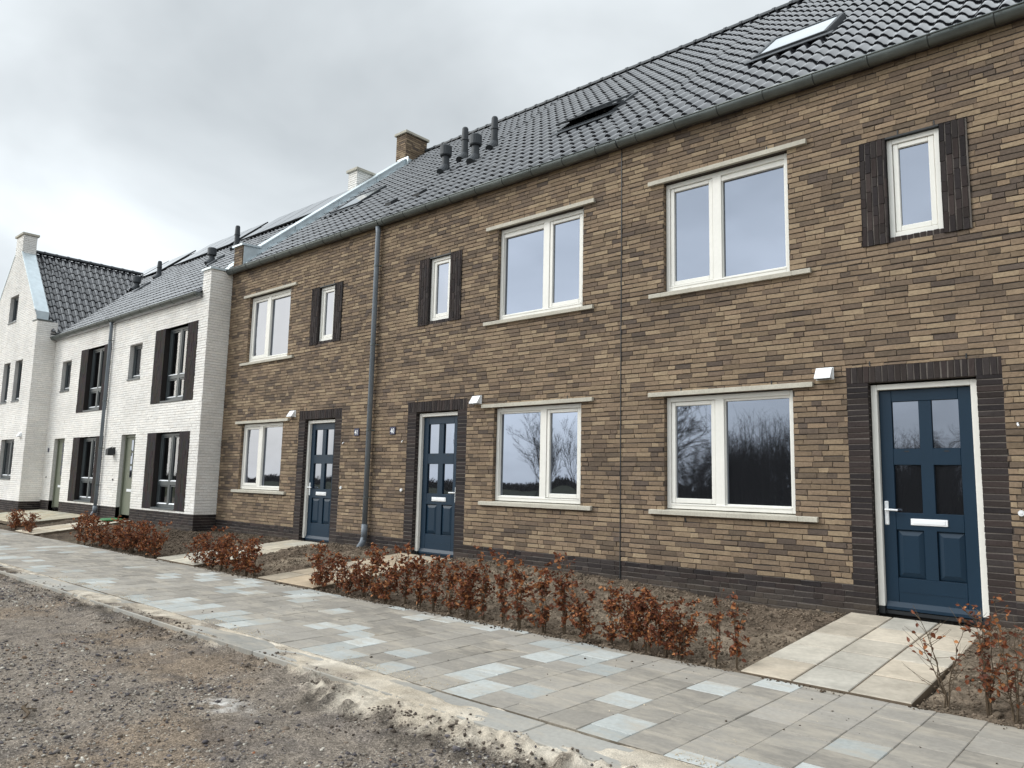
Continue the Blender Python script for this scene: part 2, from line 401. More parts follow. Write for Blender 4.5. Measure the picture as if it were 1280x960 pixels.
# ------------------------------------------------------------------ roof tiles
def tiles(mb, O, ud, sd, nd, width, length, w=.217, ex=.34, seed=3, keep=None, col=lin(31,33,39), amp=.058):
    O, ud, sd, nd = (np.array(a, float) for a in (O, ud, sd, nd))
    rng = np.random.default_rng(seed)
    nu = int(width/w+.999); ns = int(length/ex+.999); K = 9
    tt = np.linspace(0, 1, K)
    prof = np.where(tt < .60, np.sin(PI*np.clip(tt/.60, 0, 1))**.8*amp, -np.sin(PI*np.clip((tt-.6)/.4, 0, 1))*amp*.3)
    for r in range(ns):
        s0 = r*ex; s1 = min(s0+ex+.05, length)
        for c in range(nu):
            uc = c*w; wid = min(w, width-uc)
            if keep is not None and not keep(uc+w/2, s0+ex/2): continue
            k = rng.uniform(.7, 1.35); cc = tuple(x*k for x in col)
            jn = rng.normal(0, .0025); js = rng.normal(0, .003); tl = rng.normal(0, .0035, 2)
            base = len(mb.v)
            for (s, off) in ((s0+js, .034), (s0+js+.012, .038), (s1, .006)):
                for i in range(K):
                    n = prof[i]+off+jn+tl[0]*(tt[i]-.5)
                    mb.v.append(tuple(O+ud*(uc+tt[i]*wid)+sd*s+nd*n))
            for i in range(K):
                mb.v.append(tuple(O+ud*(uc+tt[i]*wid)+sd*(s0+js+.004)+nd*(prof[i]+.034-.026)))
            for i in range(K-1):
                mb.f += [(base+i, base+i+1, base+K+i+1, base+K+i), (base+K+i, base+K+i+1, base+2*K+i+1, base+2*K+i), (base+3*K+i, base+3*K+i+1, base+i+1, base+i)]
                mb.c += [cc]*3; mb.m += [0]*3
def ridge_caps(mb, P0, d, length, r=.11, step=.36, col=lin(60,59,64), seed=5):
    P0 = np.array(P0, float); d = np.array(d, float); rng = np.random.default_rng(seed)
    side = np.cross(d, (0, 0, 1)); K = 9; n = max(1, int(round(length/step))); step = length/n
    for k in range(n):
        base = len(mb.v)
        for (s, rr) in ((k*step-.03, r*1.12), (k*step+.03, r*1.12), (k*step+.032, r), ((k+1)*step, r*.97)):
            for i in range(K):
                a = PI*i/(K-1)*1.1-.05*PI
                mb.v.append(tuple(P0+d*s+side*(math.cos(a)*rr)+np.array((0, 0, math.sin(a)*rr*.8+rng.normal(0, .001)))))
        for q in range(3):
            for i in range(K-1):
                a = base+q*K+i; mb.f.append((a, a+1, a+K+1, a+K)); mb.c.append(col); mb.m.append(0)
        mb.f.append(tuple(base+i for i in range(K))); mb.c.append(col); mb.m.append(0)
def gutter(mb, x0, x1, yc, zt, r=.085, seam=.605, off=.0):
    """half-round zinc gutter along x with a rolled bead and overlapping seams"""
    K = 12
    def sec(x, rr):
        return [(x, yc+rr*math.cos(PI+PI*i/K), zt+rr*1.15*math.sin(PI+PI*i/K)) for i in range(K+1)]
    def strip(xa, xb, ra, rb, m=0):
        base = len(mb.v); mb.v += sec(xa, ra)+sec(xb, rb)
        for i in range(K): mb.f.append((base+i, base+i+1, base+K+2+i, base+K+1+i)); mb.c.append((1, 1, 1)); mb.m.append(m)
    strip(x0, x1, r, r); strip(x0, x1, r-.004, r-.004)
    for x in (x0, x1): mb.face(sec(x, r), (1, 1, 1), 0)
    mb.tube([(x0, yc-r, zt), (x1, yc-r, zt)], .011, 8)
    x = x0+off
    while x < x1:
        if x > x0+.05: strip(x-.012, x+.004, r+.005, r+.005); strip(x-.012, x-.0119, r, r+.005); strip(x+.0039, x+.011, r+.005, r+.0008, 1); strip(x+.011, x+.016, r+.0008, r+.0008, 1)
        x += seam
    # back of the gutter up to the tiles
    mb.face([(x0, yc+r, zt), (x1, yc+r, zt), (x1, yc+r+.02, zt+.03), (x0, yc+r+.02, zt+.03)])

# ================================================================== BRICK TERRACE
PF = lambda u, d, z: (u, -d, z)          # the front plane y = 0, outward = -y
S_ = .855; Z0 = 6.08                      # roof plane z = Z0 + S_*y
CS = 1/math.sqrt(1+S_*S_); SD = (0, CS, S_*CS); ND = (0, -S_*CS, CS)
RIDGE_Y = 5.62

def text_into(mb, txt, cx, cz, y, h, m=1):
    cu = bpy.data.curves.new('numeral', 'FONT'); cu.body = txt; cu.size = h/.72; cu.align_x = 'CENTER'; cu.extrude = .001; cu.offset = .0012
    ob = bpy.data.objects.new('numeral', cu); COL.objects.link(ob)
    bpy.context.view_layer.update()
    me = bpy.data.meshes.new_from_object(ob.evaluated_get(bpy.context.evaluated_depsgraph_get()))
    for p in me.polygons:
        mb.face([(cx+me.vertices[i].co.x*.86, y-me.vertices[i].co.z, cz-h/2+me.vertices[i].co.y) for i in p.vertices], (1, 1, 1), m)
    COL.objects.unlink(ob); bpy.data.objects.remove(ob); bpy.data.meshes.remove(me)

def casement(root, fx0, fx1, fz0, fz1, mull, sash_side, name='window', lint=None, sill=None, seed=0, bulges=(.002, .002), y=.055):
    """cream timber window: outer frame with one mullion, an opening sash on one side, panes, concrete lintel and sill"""
    f = MB(); ring(f, fx0, fx1, y, y+.10, fz0, fz1, .058, .065, .060)
    f.bbox(mull[0], mull[1], y+.003, y+.10, fz0+.06, fz1-.055, .004)
    # bottom glazing bar nosing
    f.bbox(fx0+.06, fx1-.06, y-.006, y+.02, fz0+.045, fz0+.066, .003)
    w = f.build(name, M['cream_paint'], root, root)
    la, lb = (fx0+.062, mull[0]-.003) if sash_side == 'l' else (mull[1]+.003, fx1-.062)
    fa, fb = (mull[1], fx1-.058) if sash_side == 'l' else (fx0+.058, mull[0])
    s = MB(); ring(s, la, lb, y+.012, y+.075, fz0+.072, fz1-.066, .055, .062, .05, .006)
    s.build('sash', M['cream_paint'], w, root)
    g = MB()
    pane_mesh(g, la+.053, lb-.053, fz0+.13, fz1-.112, y+.045, bulges[0])
    pane_mesh(g, fa-.004, fb+.004, fz0+.062, fz1-.056, y+.055, bulges[1])
    # thin glazing beads of the fixed light
    g.build('pane', M['glass'], w, root, smooth=True)
    if lint and lint[2] > 4:
        vs_ = MB(); vs_.prism([(y+.05, fz1-.135), (y+.012, fz1-.132), (y+.006, fz1-.085), (y+.03, fz1-.072), (y+.05, fz1-.072)], 'x', fa+.002, fb-.002); vs_.build('vent_strip', M['cream_paint'], w, root)
    b = MB(); ring(b, fa, fb, y+.022, y+.052, fz0+.064, fz1-.058, .014, .018, .03, .003); b.build('glazing_bead', M['cream_paint'], w, root)
    if sill:
        k = MB(); xm = (sill[0]+sill[1])/2
        cutp = [sill[0], sill[0]+.19, xm, sill[1]-.22, sill[1]]
        for a, c in zip(cutp[:-1], cutp[1:]):
            k.prism([(-.055, sill[2]), (-.055, sill[3]-.006), (-.050, sill[3]), (.07, sill[3]+.012), (.07, sill[2])], 'x', a+.0015, c-.0015, (1, 1, 1))
        k.build('sill', M['concrete'], w, root)
    if lint:
        k = MB(); xm = (lint[0]+lint[1])/2
        for a, c in ((lint[0], xm), (xm, lint[1])):
            k.prism([(-.055, lint[2]), (-.055, lint[3]-.004), (-.051, lint[3]), (.005, lint[3]), (.005, lint[2])], 'x', a+.001, c-.001)
            k.prism([(.005, lint[2]+.004), (.005, lint[3]), (.052, lint[3]), (.052, lint[2]+.004)], 'x', max(a, fx0+.002)+.001, min(c, fx1-.002)-.001)
        k.build('lintel', M['concrete'], w, root)
    return w

def small_window(root, fx0, fx1, fz0, fz1, name='window', seed=0):
    y = .03
    f = MB(); ring(f, fx0, fx1, y, y+.09, fz0, fz1, .055, .06, .055); w = f.build(name, M['cream_paint'], root, root)
    s = MB(); ring(s, fx0+.06, fx1-.06, y+.014, y+.07, fz0+.066, fz1-.06, .055, .06, .05, .006); s.build('sash', M['cream_paint'], w, root)
    g = MB(); pane_mesh(g, fx0+.113, fx1-.113, fz0+.124, fz1-.108, y+.045, .001); g.build('pane', M['glass'], w, root, smooth=True)
    return w

def blue_door(root, x0, x1, handle_left):
    """leaf x0..x1 with four panes, two raised panels, letter slot, handle, weatherboard"""
    z0, z1 = .012, 2.315; y = .118; W = x1-x0
    mx = lambda a: (x0+a) if handle_left else (x1-a)       # a measured from the handle edge
    d = MB()
    st = .122                                               # stiles
    pw = .258; mid = .12
    xa = x0+st+.002; xb = xa+pw+.002; xc = xb+mid; xd = x1-st
    cols = ((xa, xb), (xc, xd))
    # stiles, rails, muntin
    d.bbox(x0, x0+st, y, y+.05, z0, z1, .003); d.bbox(x1-st, x1, y, y+.05, z0, z1, .003)
    for (a, b) in ((z1-.122, z1), (1.518, 1.690), (.84, 1.018), (.03, .345)):
        d.bbox(x0+st+.0015, x1-st-.0015, y+.001, y+.05, a, b, .003)
    d.bbox(xb, xc, y+.0005, y+.05, .345, 2.19, .003)
    d.box(x0+.01, x1-.01, y+.035, y+.06, .02, 2.30 if False else .9, (1, 1, 1))
    for (a, b) in cols:                                     # raised-and-fielded panels
        za, zb = .348, .838; e = .055
        o = [(a+.006, y+.024, za+.006), (b-.006, y+.024, za+.006), (b-.006, y+.024, zb-.006), (a+.006, y+.024, zb-.006)]
        i_ = [(a+e, y+.006, za+e), (b-e, y+.006, za+e), (b-e, y+.006, zb-e), (a+e, y+.006, zb-e)]
        d.idx(o+i_, [(0,1,5,4),(1,2,6,5),(2,3,7,6),(3,0,4,7),(4,5,6,7)])
    d.box(x0+st+.01, x1-st-.01, y-.002, y+.004, .20, .205)  # shallow line of the kick board
    d.prism([(y+.01, .10), (y-.004, .098), (y-.030, .048), (y-.030, .018), (y+.01, .014)], 'x', x0+.004, x1-.004)
    o = d.build('door', M['blue_paint'], root, root)
    f = MB(); fx0, fx1 = x0-.066, x1+.066
    for a, b in ((fx0, x0-.004), (x1+.004, fx1)):
        f.bbox(a, b, .065, .17, .045, 2.38, .004)
    f.bbox(x0-.004, x1+.004, .0665, .17, 2.322, 2.38, .004)
    f.build('door_frame', M['cream_paint'], o, root)
    k = MB()
    for a, b in ((fx0, x0-.004), (x1+.004, fx1)): k.box(a+.001, b-.001, .066, .17, -.03, .043)
    k.box(x0-.004, x1+.004, .10, .17, -.03, .008)
    k.build('threshold', M['black_plastic'], o, root)
    g = MB()
    for (a, b) in cols:
        for (za, zb) in ((1.694, 2.19), (1.02, 1.515)):
            pane_mesh(g, a+.004, b-.004, za, zb, y+.028, random.uniform(-.0012, .0022), 10)
    g.build('pane', M['glass'], o, root, smooth=True)
    s = MB(); xm = (x0+x1)/2
    s.bbox(xm-.172, xm+.172, y-.012, y+.002, .893, .961, .004); s.bbox(xm-.15, xm+.15, y-.016, y-.010, .906, .948, .003)
    s.build('letter_slot', M['white_plastic'], o, root)
    h = MB(); hx = mx(.036); sg = 1 if handle_left else -1
    h.bbox(hx-.021, hx+.021, y-.010, y+.002, .885, 1.135, .006)
    h.tube([(hx, y-.008, 1.045), (hx, y-.05, 1.045)], .011, 10)
    h.tube([(hx, y-.05, 1.045), (hx+sg*.03, y-.055, 1.045), (hx+sg*.12, y-.052, 1.043)], [.0125, .0115, .010], 10)
    h.tube([(hx, y-.008, .955), (hx, y-.016, .955)], .010, 10)
    h.build('handle', M['white_plastic'], o, root, smooth=False)
    for (a, b) in cols:
        c = MB(); c.box((a+b)/2-.022, (a+b)/2+.022, y-.002, y+.004, 1.655, 1.667); c.build('drain_slot', M['black_plastic'], o, root)
    return o

def wall_vent(root, xc, zc, P=None, yb=0.):
    v = MB()
    v.bbox(xc-.098, xc+.098, yb-.022, yb-.004, zc-.07, zc+.07, .004)
    v.prism([(yb-.022, zc+.064), (yb-.040, zc+.064), (yb-.115, zc-.050), (yb-.115, zc-.062), (yb-.022, zc-.062)], 'x', xc-.088, xc+.088)
    o = v.build('wall_vent', M['white_plastic'], root, root)
    g = MB(); g.box(xc-.078, xc+.078, yb-.105, yb-.03, zc-.066, zc-.063); g.build('grille', M['black_plastic'], o, root)
    return o

def roof_at(y): return Z0+S_*y

def skylight(root, xa, xb, ya, yb, open_=0., name='skylight'):
    """roof window: frame, sash and pane lying on the slope"""
    O = np.array((0., 0., Z0)); s0 = ya/CS; s1 = yb/CS
    def Q(u, s, n): return tuple(np.array((u, 0, Z0))+np.array(SD)*s+np.array(ND)*n)
    def sbox(mb, ua, ub, sa, sb, na, nb, fn=None):
        fn = fn or (lambda u, s, n: (u, s, n))
        p = [Q(*fn(u, s, n)) for n in (na, nb) for (u, s) in ((ua, sa), (ub, sa), (ub, sb), (ua, sb))]
        mb.idx(p, [(0,3,2,1),(4,5,6,7),(0,1,5,4),(1,2,6,5),(2,3,7,6),(3,0,4,7)])
    f = MB(); t = .055
    sbox(f, xa, xa+t, s0, s1, -.02, .115); sbox(f, xb-t, xb, s0, s1, -.02, .115)
    sbox(f, xa+t, xb-t, s1-t, s1, -.02, .117); sbox(f, xa+t, xb-t, s0, s0+t, -.02, .108)
    sbox(f, xa-.09, xb+.09, s0-.16, s0-.002, .085, .097)           # lead apron below
    w = f.build(name, M['anthracite'], root, root)
    sm = (s0+s1)/2; ca, sa_ = math.cos(open_), math.sin(open_)
    def rot(u, s, n): return (u, sm+(s-sm)*ca+(n-.115)*sa_, .115-(s-sm)*sa_+(n-.115)*ca)
    sh = MB(); t2 = .055
    for (ua, ub, a, b) in ((xa+.01, xa+.01+t2, s0+.01, s1-.01), (xb-.01-t2, xb-.01, s0+.01, s1-.01), (xa+.01+t2, xb-.01-t2, s0+.01, s0+.01+t2), (xa+.01+t2, xb-.01-t2, s1-.01-t2, s1-.01)):
        sbox(sh, ua, ub, a, b, .095, .124, rot)
    sh.build('sash', M['anthracite'], w, root)
    g = MB(); p = [Q(*rot(u, s, .114)) for (u, s) in ((xa+.06, s0+.06), (xb-.06, s0+.06), (xb-.06, s1-.06), (xa+.06, s1-.06))]
    g.face(p); g.build('pane', M['skylight_glass'], w, root)
    k = MB(); sbox(k, xa+t, xb-t, s0+t, s1-t, -.01, .02); k.build('shaft', M['black_plastic'], w, root)
    return w

def roof_pipe(root, x, y, ztop, wide, zf=None, col=None, seed=0):
    zb = (zf or roof_at)(y)+.06
    p = MB(); r = .075 if not wide else .082
    p.tube([(x, y-.12, zb-.08), (x, y-.03, zb+.03), (x, y, zb+.12)], [.115, .11, r+.012], 14)      # flashing boot
    if wide:
        h = ztop-zb
        p.tube([(x, y, zb), (x, y, zb+.17), (x, y, zb+.175), (x, y, ztop-.24), (x, y, ztop-.235), (x, y, ztop-.21), (x, y, ztop-.02), (x, y, ztop)], [r+.012, r+.012, r, r, .12, .132, .132, .115], 16)
    else:
        h = ztop-zb
        p.tube([(x, y, zb), (x, y, zb+.20), (x, y, zb+.205), (x, y, zb+h*.58), (x, y, zb+h*.58+.005), (x, y, zb+h*.62), (x, y, zb+h*.625), (x, y, ztop-.03), (x, y, ztop)], [r+.012, r+.012, r, r, r+.014, r+.014, r+.004, r-.005, r-.02], 16)
    return p.build('vent_pipe', M['anthracite'], root, root)

J0, HW = -5.728, 5.39
def brick_house(x0, x1, flip, num, label, seed, parapet=False, name='brick_house'):
    """one house of the terrace; x0..x1 along the front; flip mirrors the plan (door on the left)"""
    root = empty(name, ((x0+x1)/2, 0, 0)); tag(root, label, 'house', 'brown brick terraced houses')
    base = J0 if not flip else J0
    shift = 0. if num != 41 else -2*HW
    def mx(a): return a+shift if not flip else 2*J0-a
    def span(a, b):
        p, q = mx(a), mx(b); return (min(p, q), max(p, q))
    # openings (measured on the right-hand house and mirrored or shifted)
    wl = span(-5.06, -3.366); wu = span(-5.06, -3.366)
    door = span(-2.543, -1.529); sur = span(-2.768, -1.30)
    sm = span(-2.268, -1.743); smo = span(-2.54, -1.481)
    lz = (.936, 2.392); uz = (3.782, 5.294)
    ops = [(wl[0], wl[1], *lz), (wu[0], wu[1], *uz), (sur[0], sur[1], -.3, 2.58), (smo[0], smo[1], 3.915, 5.113)]
    w = MB(); PL = .242
    bricks(w, PF, x0, x1, PL, 6.1, ops, col_multi, seed)
    rng = np.random.default_rng(seed+50)
    for o, dp in ((ops[0], .06), (ops[1], .06)):
        for side in (o[0], o[1]): cheek_bricks(w, PF, side, o[2], o[3], .12, col_multi, seed+int(abs(side)*10))
        reveal(w, PF, *o, .115, lin(120, 104, 84), 1, 'lrt')
    # open head joints that air the cavity
    for (a, b, z) in ((wl[0]+.25, wl[1]-.25, 2.452), (wu[0]+.25, wu[1]-.25, 5.356), (sur[0]+.25, sur[1]-.3, 2.584), (wl[0]+.3, wl[1]-.35, .80), (smo[0]+.4, smo[1]-.3, 5.118)):
        for x in (a, b): w.box(x-.006, x+.006, -.0135, .0, z, z+.05, (.01, .01, .01), 2)
    wall = w.build('wall', [M['brick'], M['mortar'], M['black_plastic']], root, root)
    # movement joint at the party wall
    # plinth of dark bricks
    p = MB(); bricks(p, PF, x0, x1, PL-.0625*9, PL-.001, [(sur[0], sur[1], -1, 1)], col_plinth, seed+1, rel=.006)
    p.build('plinth', [M['brick'], M['mortar_dark']], root, root)
    # dark surround of the door: two piers and a soldier course
    d = MB()
    for (a, b) in ((sur[0], door[0]-.006), (door[1]+.006, sur[1])):
        bricks(d, PF, a, b, PL-.0625*9, 2.402, (), col_plinth, seed+2+int(abs(a)*7), rel=.006, stack=True, jit=.0015)
    bricks(d, lambda u, dd, z: PF(z, dd, u), 2.404, 2.578, sur[0], sur[1], (), col_dark, seed+3, rel=.007, stack=True)
    for s in (door[0]-.006, door[1]+.006): cheek_bricks(d, PF, s, -.3, 2.402, .11, col_dark, seed+4)
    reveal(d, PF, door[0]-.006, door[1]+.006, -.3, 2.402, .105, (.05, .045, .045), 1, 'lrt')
    d.build('door_surround', [M['brick'], M['mortar_dark']], root, root)
    # dark upright bricks beside the small window
    for (a, b) in ((smo[0], sm[0]-.004), (sm[1]+.004, smo[1])):
        d = MB(); bricks(d, lambda u, dd, z: PF(z, dd, u), 3.915, 5.113, a, b, (), col_dark, seed+5, rel=.020, jit=.0018)
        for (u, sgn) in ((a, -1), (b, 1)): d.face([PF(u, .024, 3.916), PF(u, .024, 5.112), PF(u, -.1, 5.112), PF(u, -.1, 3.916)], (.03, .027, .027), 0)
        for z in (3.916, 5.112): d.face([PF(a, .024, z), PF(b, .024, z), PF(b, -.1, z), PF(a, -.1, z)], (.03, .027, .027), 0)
        d.build('dark_brick_panel', [M['brick'], M['mortar_dark']], root, root)
    d = MB(); bricks(d, lambda u, dd, z: PF(z, dd, u), 3.915, 3.972, sm[0]-.003, sm[1]+.003, (), col_dark, seed+6, stack=True, rel=.004)
    k = MB(); k.box(sm[0]-.004, sm[1]+.004, -.018, .1, 5.094, 5.112); k.build('head_flashing', M['black_plastic'], root, root)
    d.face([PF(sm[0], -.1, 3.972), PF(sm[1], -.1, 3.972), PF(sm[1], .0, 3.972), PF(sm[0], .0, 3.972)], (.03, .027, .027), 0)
    d.build('dark_brick_sill', [M['brick'], M['mortar_dark']], root, root)
    # windows
    l_mull = span(-4.376, -4.256); side = 'l' if not flip else 'r'
    sl = span(-5.267, -3.112); ll = span(-5.276, -3.125)
    casement(root, wl[0]+.006, wl[1]-.006, .955, 2.384, l_mull, side, lint=(ll[0], ll[1], 2.394, 2.449), sill=(sl[0], sl[1], .879, .933), bulges={0: (.0012, .0004), 40: (-.0020, .0004), 41: (.0014, -.0008)}[num])
    casement(root, wu[0]+.006, wu[1]-.006, 3.80, 5.284, l_mull, side, lint=(ll[0], ll[1], 5.295, 5.352), sill=(sl[0], sl[1], 3.722, 3.776), bulges=(.0012, -.001))
    small_window(root, sm[0], sm[1], 3.974, 5.092)
    dl = span(-2.474, -1.597)
    blue_door(root, dl[0], dl[1], not flip)
    wall_vent(root, mx(-2.995), 2.532)
    # bell push and plug by the door
    b = MB(); bx = mx(-1.215); b.tube([(bx, -.010, 1.06), (bx, -.03, 1.06)], [.030, .026], 14); b.tube([(bx, -.03, 1.06), (bx, -.034, 1.06)], [.012, .010], 10)
    b.build('door_bell', M['white_plastic'], root, root)
    b = MB(); bx = mx(-1.20); b.tube([(bx, -.010, 1.915), (bx+.002, -.035, 1.905), (bx+.012, -.05, 1.885)], .009, 8); b.build('lamp_cable', M['white_plastic'], root, root)
    # house number
    if num in (40, 41):
        xc = -10.534 if num == 40 else -11.58
        n = MB(); n.bbox(xc-.072, xc+.072, -.028, -.012, 2.030, 2.166, .004, m=0)
        text_into(n, str(num), xc, 2.098, -.029, .088)
        n.build('number_plate', [M['sign_blue'], M['white_plastic']], root, root)
    # roof
    t = MB(); xr0 = x0 if not parapet else x0+.36
    tiles(t, (xr0, -.13, roof_at(-.13)), (1, 0, 0), SD, ND, x1-xr0, (RIDGE_Y+.13)/CS, seed=seed+8)
    # solid underside of the slope and the back slope
    zr = roof_at(RIDGE_Y)
    t.prism([(-.10, roof_at(-.10)-.03), (RIDGE_Y, zr-.02), (RIDGE_Y*2, roof_at(0)-.03), (RIDGE_Y*2, 5.9), (-.02, 5.98)], 'x', xr0, x1, lin(60, 58, 62))
    rf = t.build('roof', M['roof_tile'], root, root, smooth=False)
    rf.data.polygons.foreach_set('use_smooth', np.array([len(p.vertices) == 4 for p in rf.data.polygons])); 
    try: rf.data.set_sharp_from_angle(angle=R(38))
    except Exception: pass
    k = MB(); ridge_caps(k, (xr0 if not parapet else x0+.40, RIDGE_Y, zr+.055), (1, 0, 0), x1-xr0); k.build('ridge', M['anthracite'], rf, root)
    g = MB(); gutter(g, x0+(.02 if not parapet else -.03), x1-.001, -.105, 6.055, off=.3 if not flip else .12); g.build('gutter', [M['zinc'], M['zinc_seam']], root, root, smooth=True)
    s = MB(); s.box(x0, x1, -.05, .02, 6.0, 6.045, (.02, .02, .02)); s.build('soffit', M['black_plastic'], root, root)
    # carcass behind the front so that nothing shows through
    c = MB(); c.box(x0+.002, x1-.002, .25, RIDGE_Y*2, -.3, 5.97); c.build('interior', M['room'], root, root)
    return root

H0 = brick_house(J0, .75, False, 0, 'nearest brown brick house, blue door beside a pale slab path and closed skylight', 101)
H1 = brick_house(J0-HW+.05, J0, True, 40, 'middle brown brick house numbered 40, with four black roof pipes and an open skylight', 202)
H2 = brick_house(-16.724, J0-HW+.05, False, 41, 'brown brick house numbered 41, next to the white houses, chimney at its gable', 303, parapet=True)

# movement joint as a real dark groove filler between the right-hand and the middle house
def strip_joint(root, x):
    j = MB(); j.box(x-.006, x+.006, -.0165, .01, -.25, 6.0); return j.build('movement_joint', M['black_plastic'], root, root)
strip_joint(H0, J0); 
for rt, a in ((H0, (-4.53, -3.42, 1.80, 2.62)), (H2, (-15.55, -14.42, 1.86, 2.70))): skylight(rt, *a)
skylight(H1, -8.24, -7.08, 1.72, 2.62, open_=R(11))
for (x, y, zt, wd) in ((-11.72, 2.108, 8.52, True), (-11.665, 2.625, 9.13, False), (-10.73, 2.033, 8.45, True), (-10.79, 2.66, 9.12, False)):
    roof_pipe(H1 if x > -11.07 else H1, x, y, zt, wd)
for (rt, x, y) in ((H2, -11.95, .87), (H1, -10.97, .79)):          # ventilation tiles
    v = MB(); zb = roof_at(y)
    v.prism([(y-.10, zb-.02), (y-.12, zb+.06), (y+.06, zb+.20), (y+.12, zb+.14)], 'x', x-.09, x+.09)
    v.build('vent_tile', M['black_plastic'], rt, rt)

# downpipe between numbers 41 and 40, hung on number 41
dp = MB(); X = -11.13
dp.tube([(X+.005, -.10, 5.96), (X+.005, -.085, 5.84), (X, -.085, 5.75), (X, -.085, .40)], .047, 16)
dp.tube([(X, -.085, .43), (X, -.085, .16)], .055, 16)
dp.tube([(X, -.085, .20), (X-.02, -.10, .10), (X-.06, -.13, .03), (X-.07, -.135, -.12)], .055, 16)
dpo = dp.build('downpipe', M['pipe_grey'], H2, H2, smooth=True)
br = MB()
for z in (5.2, 3.7, 2.12, .9):
    br.tube([(X, -.085, z-.012), (X, -.085, z+.012)], .054, 16); br.tube([(X+.05, -.085, z), (X+.085, -.02, z)], .008, 6); br.tube([(X+.03, -.03, z), (X+.03, .0, z)], .008, 6)
br.build('pipe_bracket', M['zinc'], dpo, H2)

# gable parapet of number 41 with zinc cladding, pier and chimney
XA, XB = -16.742, -16.362
pp = MB()
bricks(pp, PF, XA, XB, 6.05, 6.645, (), col_multi, 404)
pp.box(XA, XB, .001, .40, 5.95, 6.645, lin(120, 100, 76), 0)
par = pp.build('gable_pier', [M['brick'], M['mortar']], H2, H2)
z_ = MB(); tz = .255
yb = 4.83
z_.prism([(.02, 6.02), (.02, 6.640), (.44, roof_at(.44)+tz), (yb, roof_at(yb)+tz), (yb, roof_at(yb)-.2), (.3, 5.95)], 'x', XA+.01, XB+.008)
z_.prism([(-.05, 6.646), (-.05, 6.690), (.46, 6.725), (.46, roof_at(.44)+tz-.03)], 'x', XA-.04, XB+.045)
z_.prism([(.43, roof_at(.43)+tz-.01), (.43, roof_at(.43)+tz+.03), (yb, roof_at(yb)+tz+.03), (yb, roof_at(yb)+tz-.01)], 'x', XA-.03, XB+.03)
# soaker along the tiles
z_.prism([(.06, roof_at(.06)+.085), (.06, roof_at(.06)+.105), (yb, roof_at(yb)+.105), (yb, roof_at(yb)+.085)], 'x', XB+.008, XB+.13)
for yy in (1.35, 2.6, 3.8): z_.prism([(yy, roof_at(yy)+.02), (yy, roof_at(yy)+tz+.033), (yy+.03, roof_at(yy+.03)+tz+.033), (yy+.03, roof_at(yy+.03)+.02)], 'x', XB+.006, XB+.034)
z_.build('gable_flashing', M['zinc_pale'], H2, H2)
def chimney(root, x0, x1, y0, y1, zb, zt, colf, mort, seed, capm, capcol=(1, 1, 1)):
    c = MB()
    bricks(c, lambda u, d, z: (u, y0-d, z), x0, x1, zb, zt, (), colf, seed)
    bricks(c, lambda u, d, z: (x1+d, u, z), y0, y1, zb, zt, (), colf, seed+1)
    bricks(c, lambda u, d, z: (x0-d, u, z), y0, y1, zb, zt, (), colf, seed+2)
    bricks(c, lambda u, d, z: (u, y1+d, z), x0, x1, zb, zt, (), colf, seed+3)
    o = c.build('chimney', [M['brick'], M[mort]], root, root)
    k = MB(); k.bbox(x0-.06, x1+.06, y0-.06, y1+.06, zt-.003, zt+.075, .008); k.build('cap', M[capm], o, root); return o
ch = chimney(H2, -16.83, -16.40, 4.83, 5.62, 10.0, 11.27, col_multi, 'mortar', 505, 'concrete')
fl = MB(); fl.box(-16.388, -16.355, 4.83, 5.3, roof_at(4.83)+.0, roof_at(4.83)+.30); fl.prism([(4.80, roof_at(4.8)+.02), (4.80, roof_at(4.8)+.32), (4.82, roof_at(4.8)+.32), (4.82, roof_at(4.8)+.02)], 'x', -16.72, -16.25)
fl.build('lead_flashing', M['zinc_pale'], ch, H2)

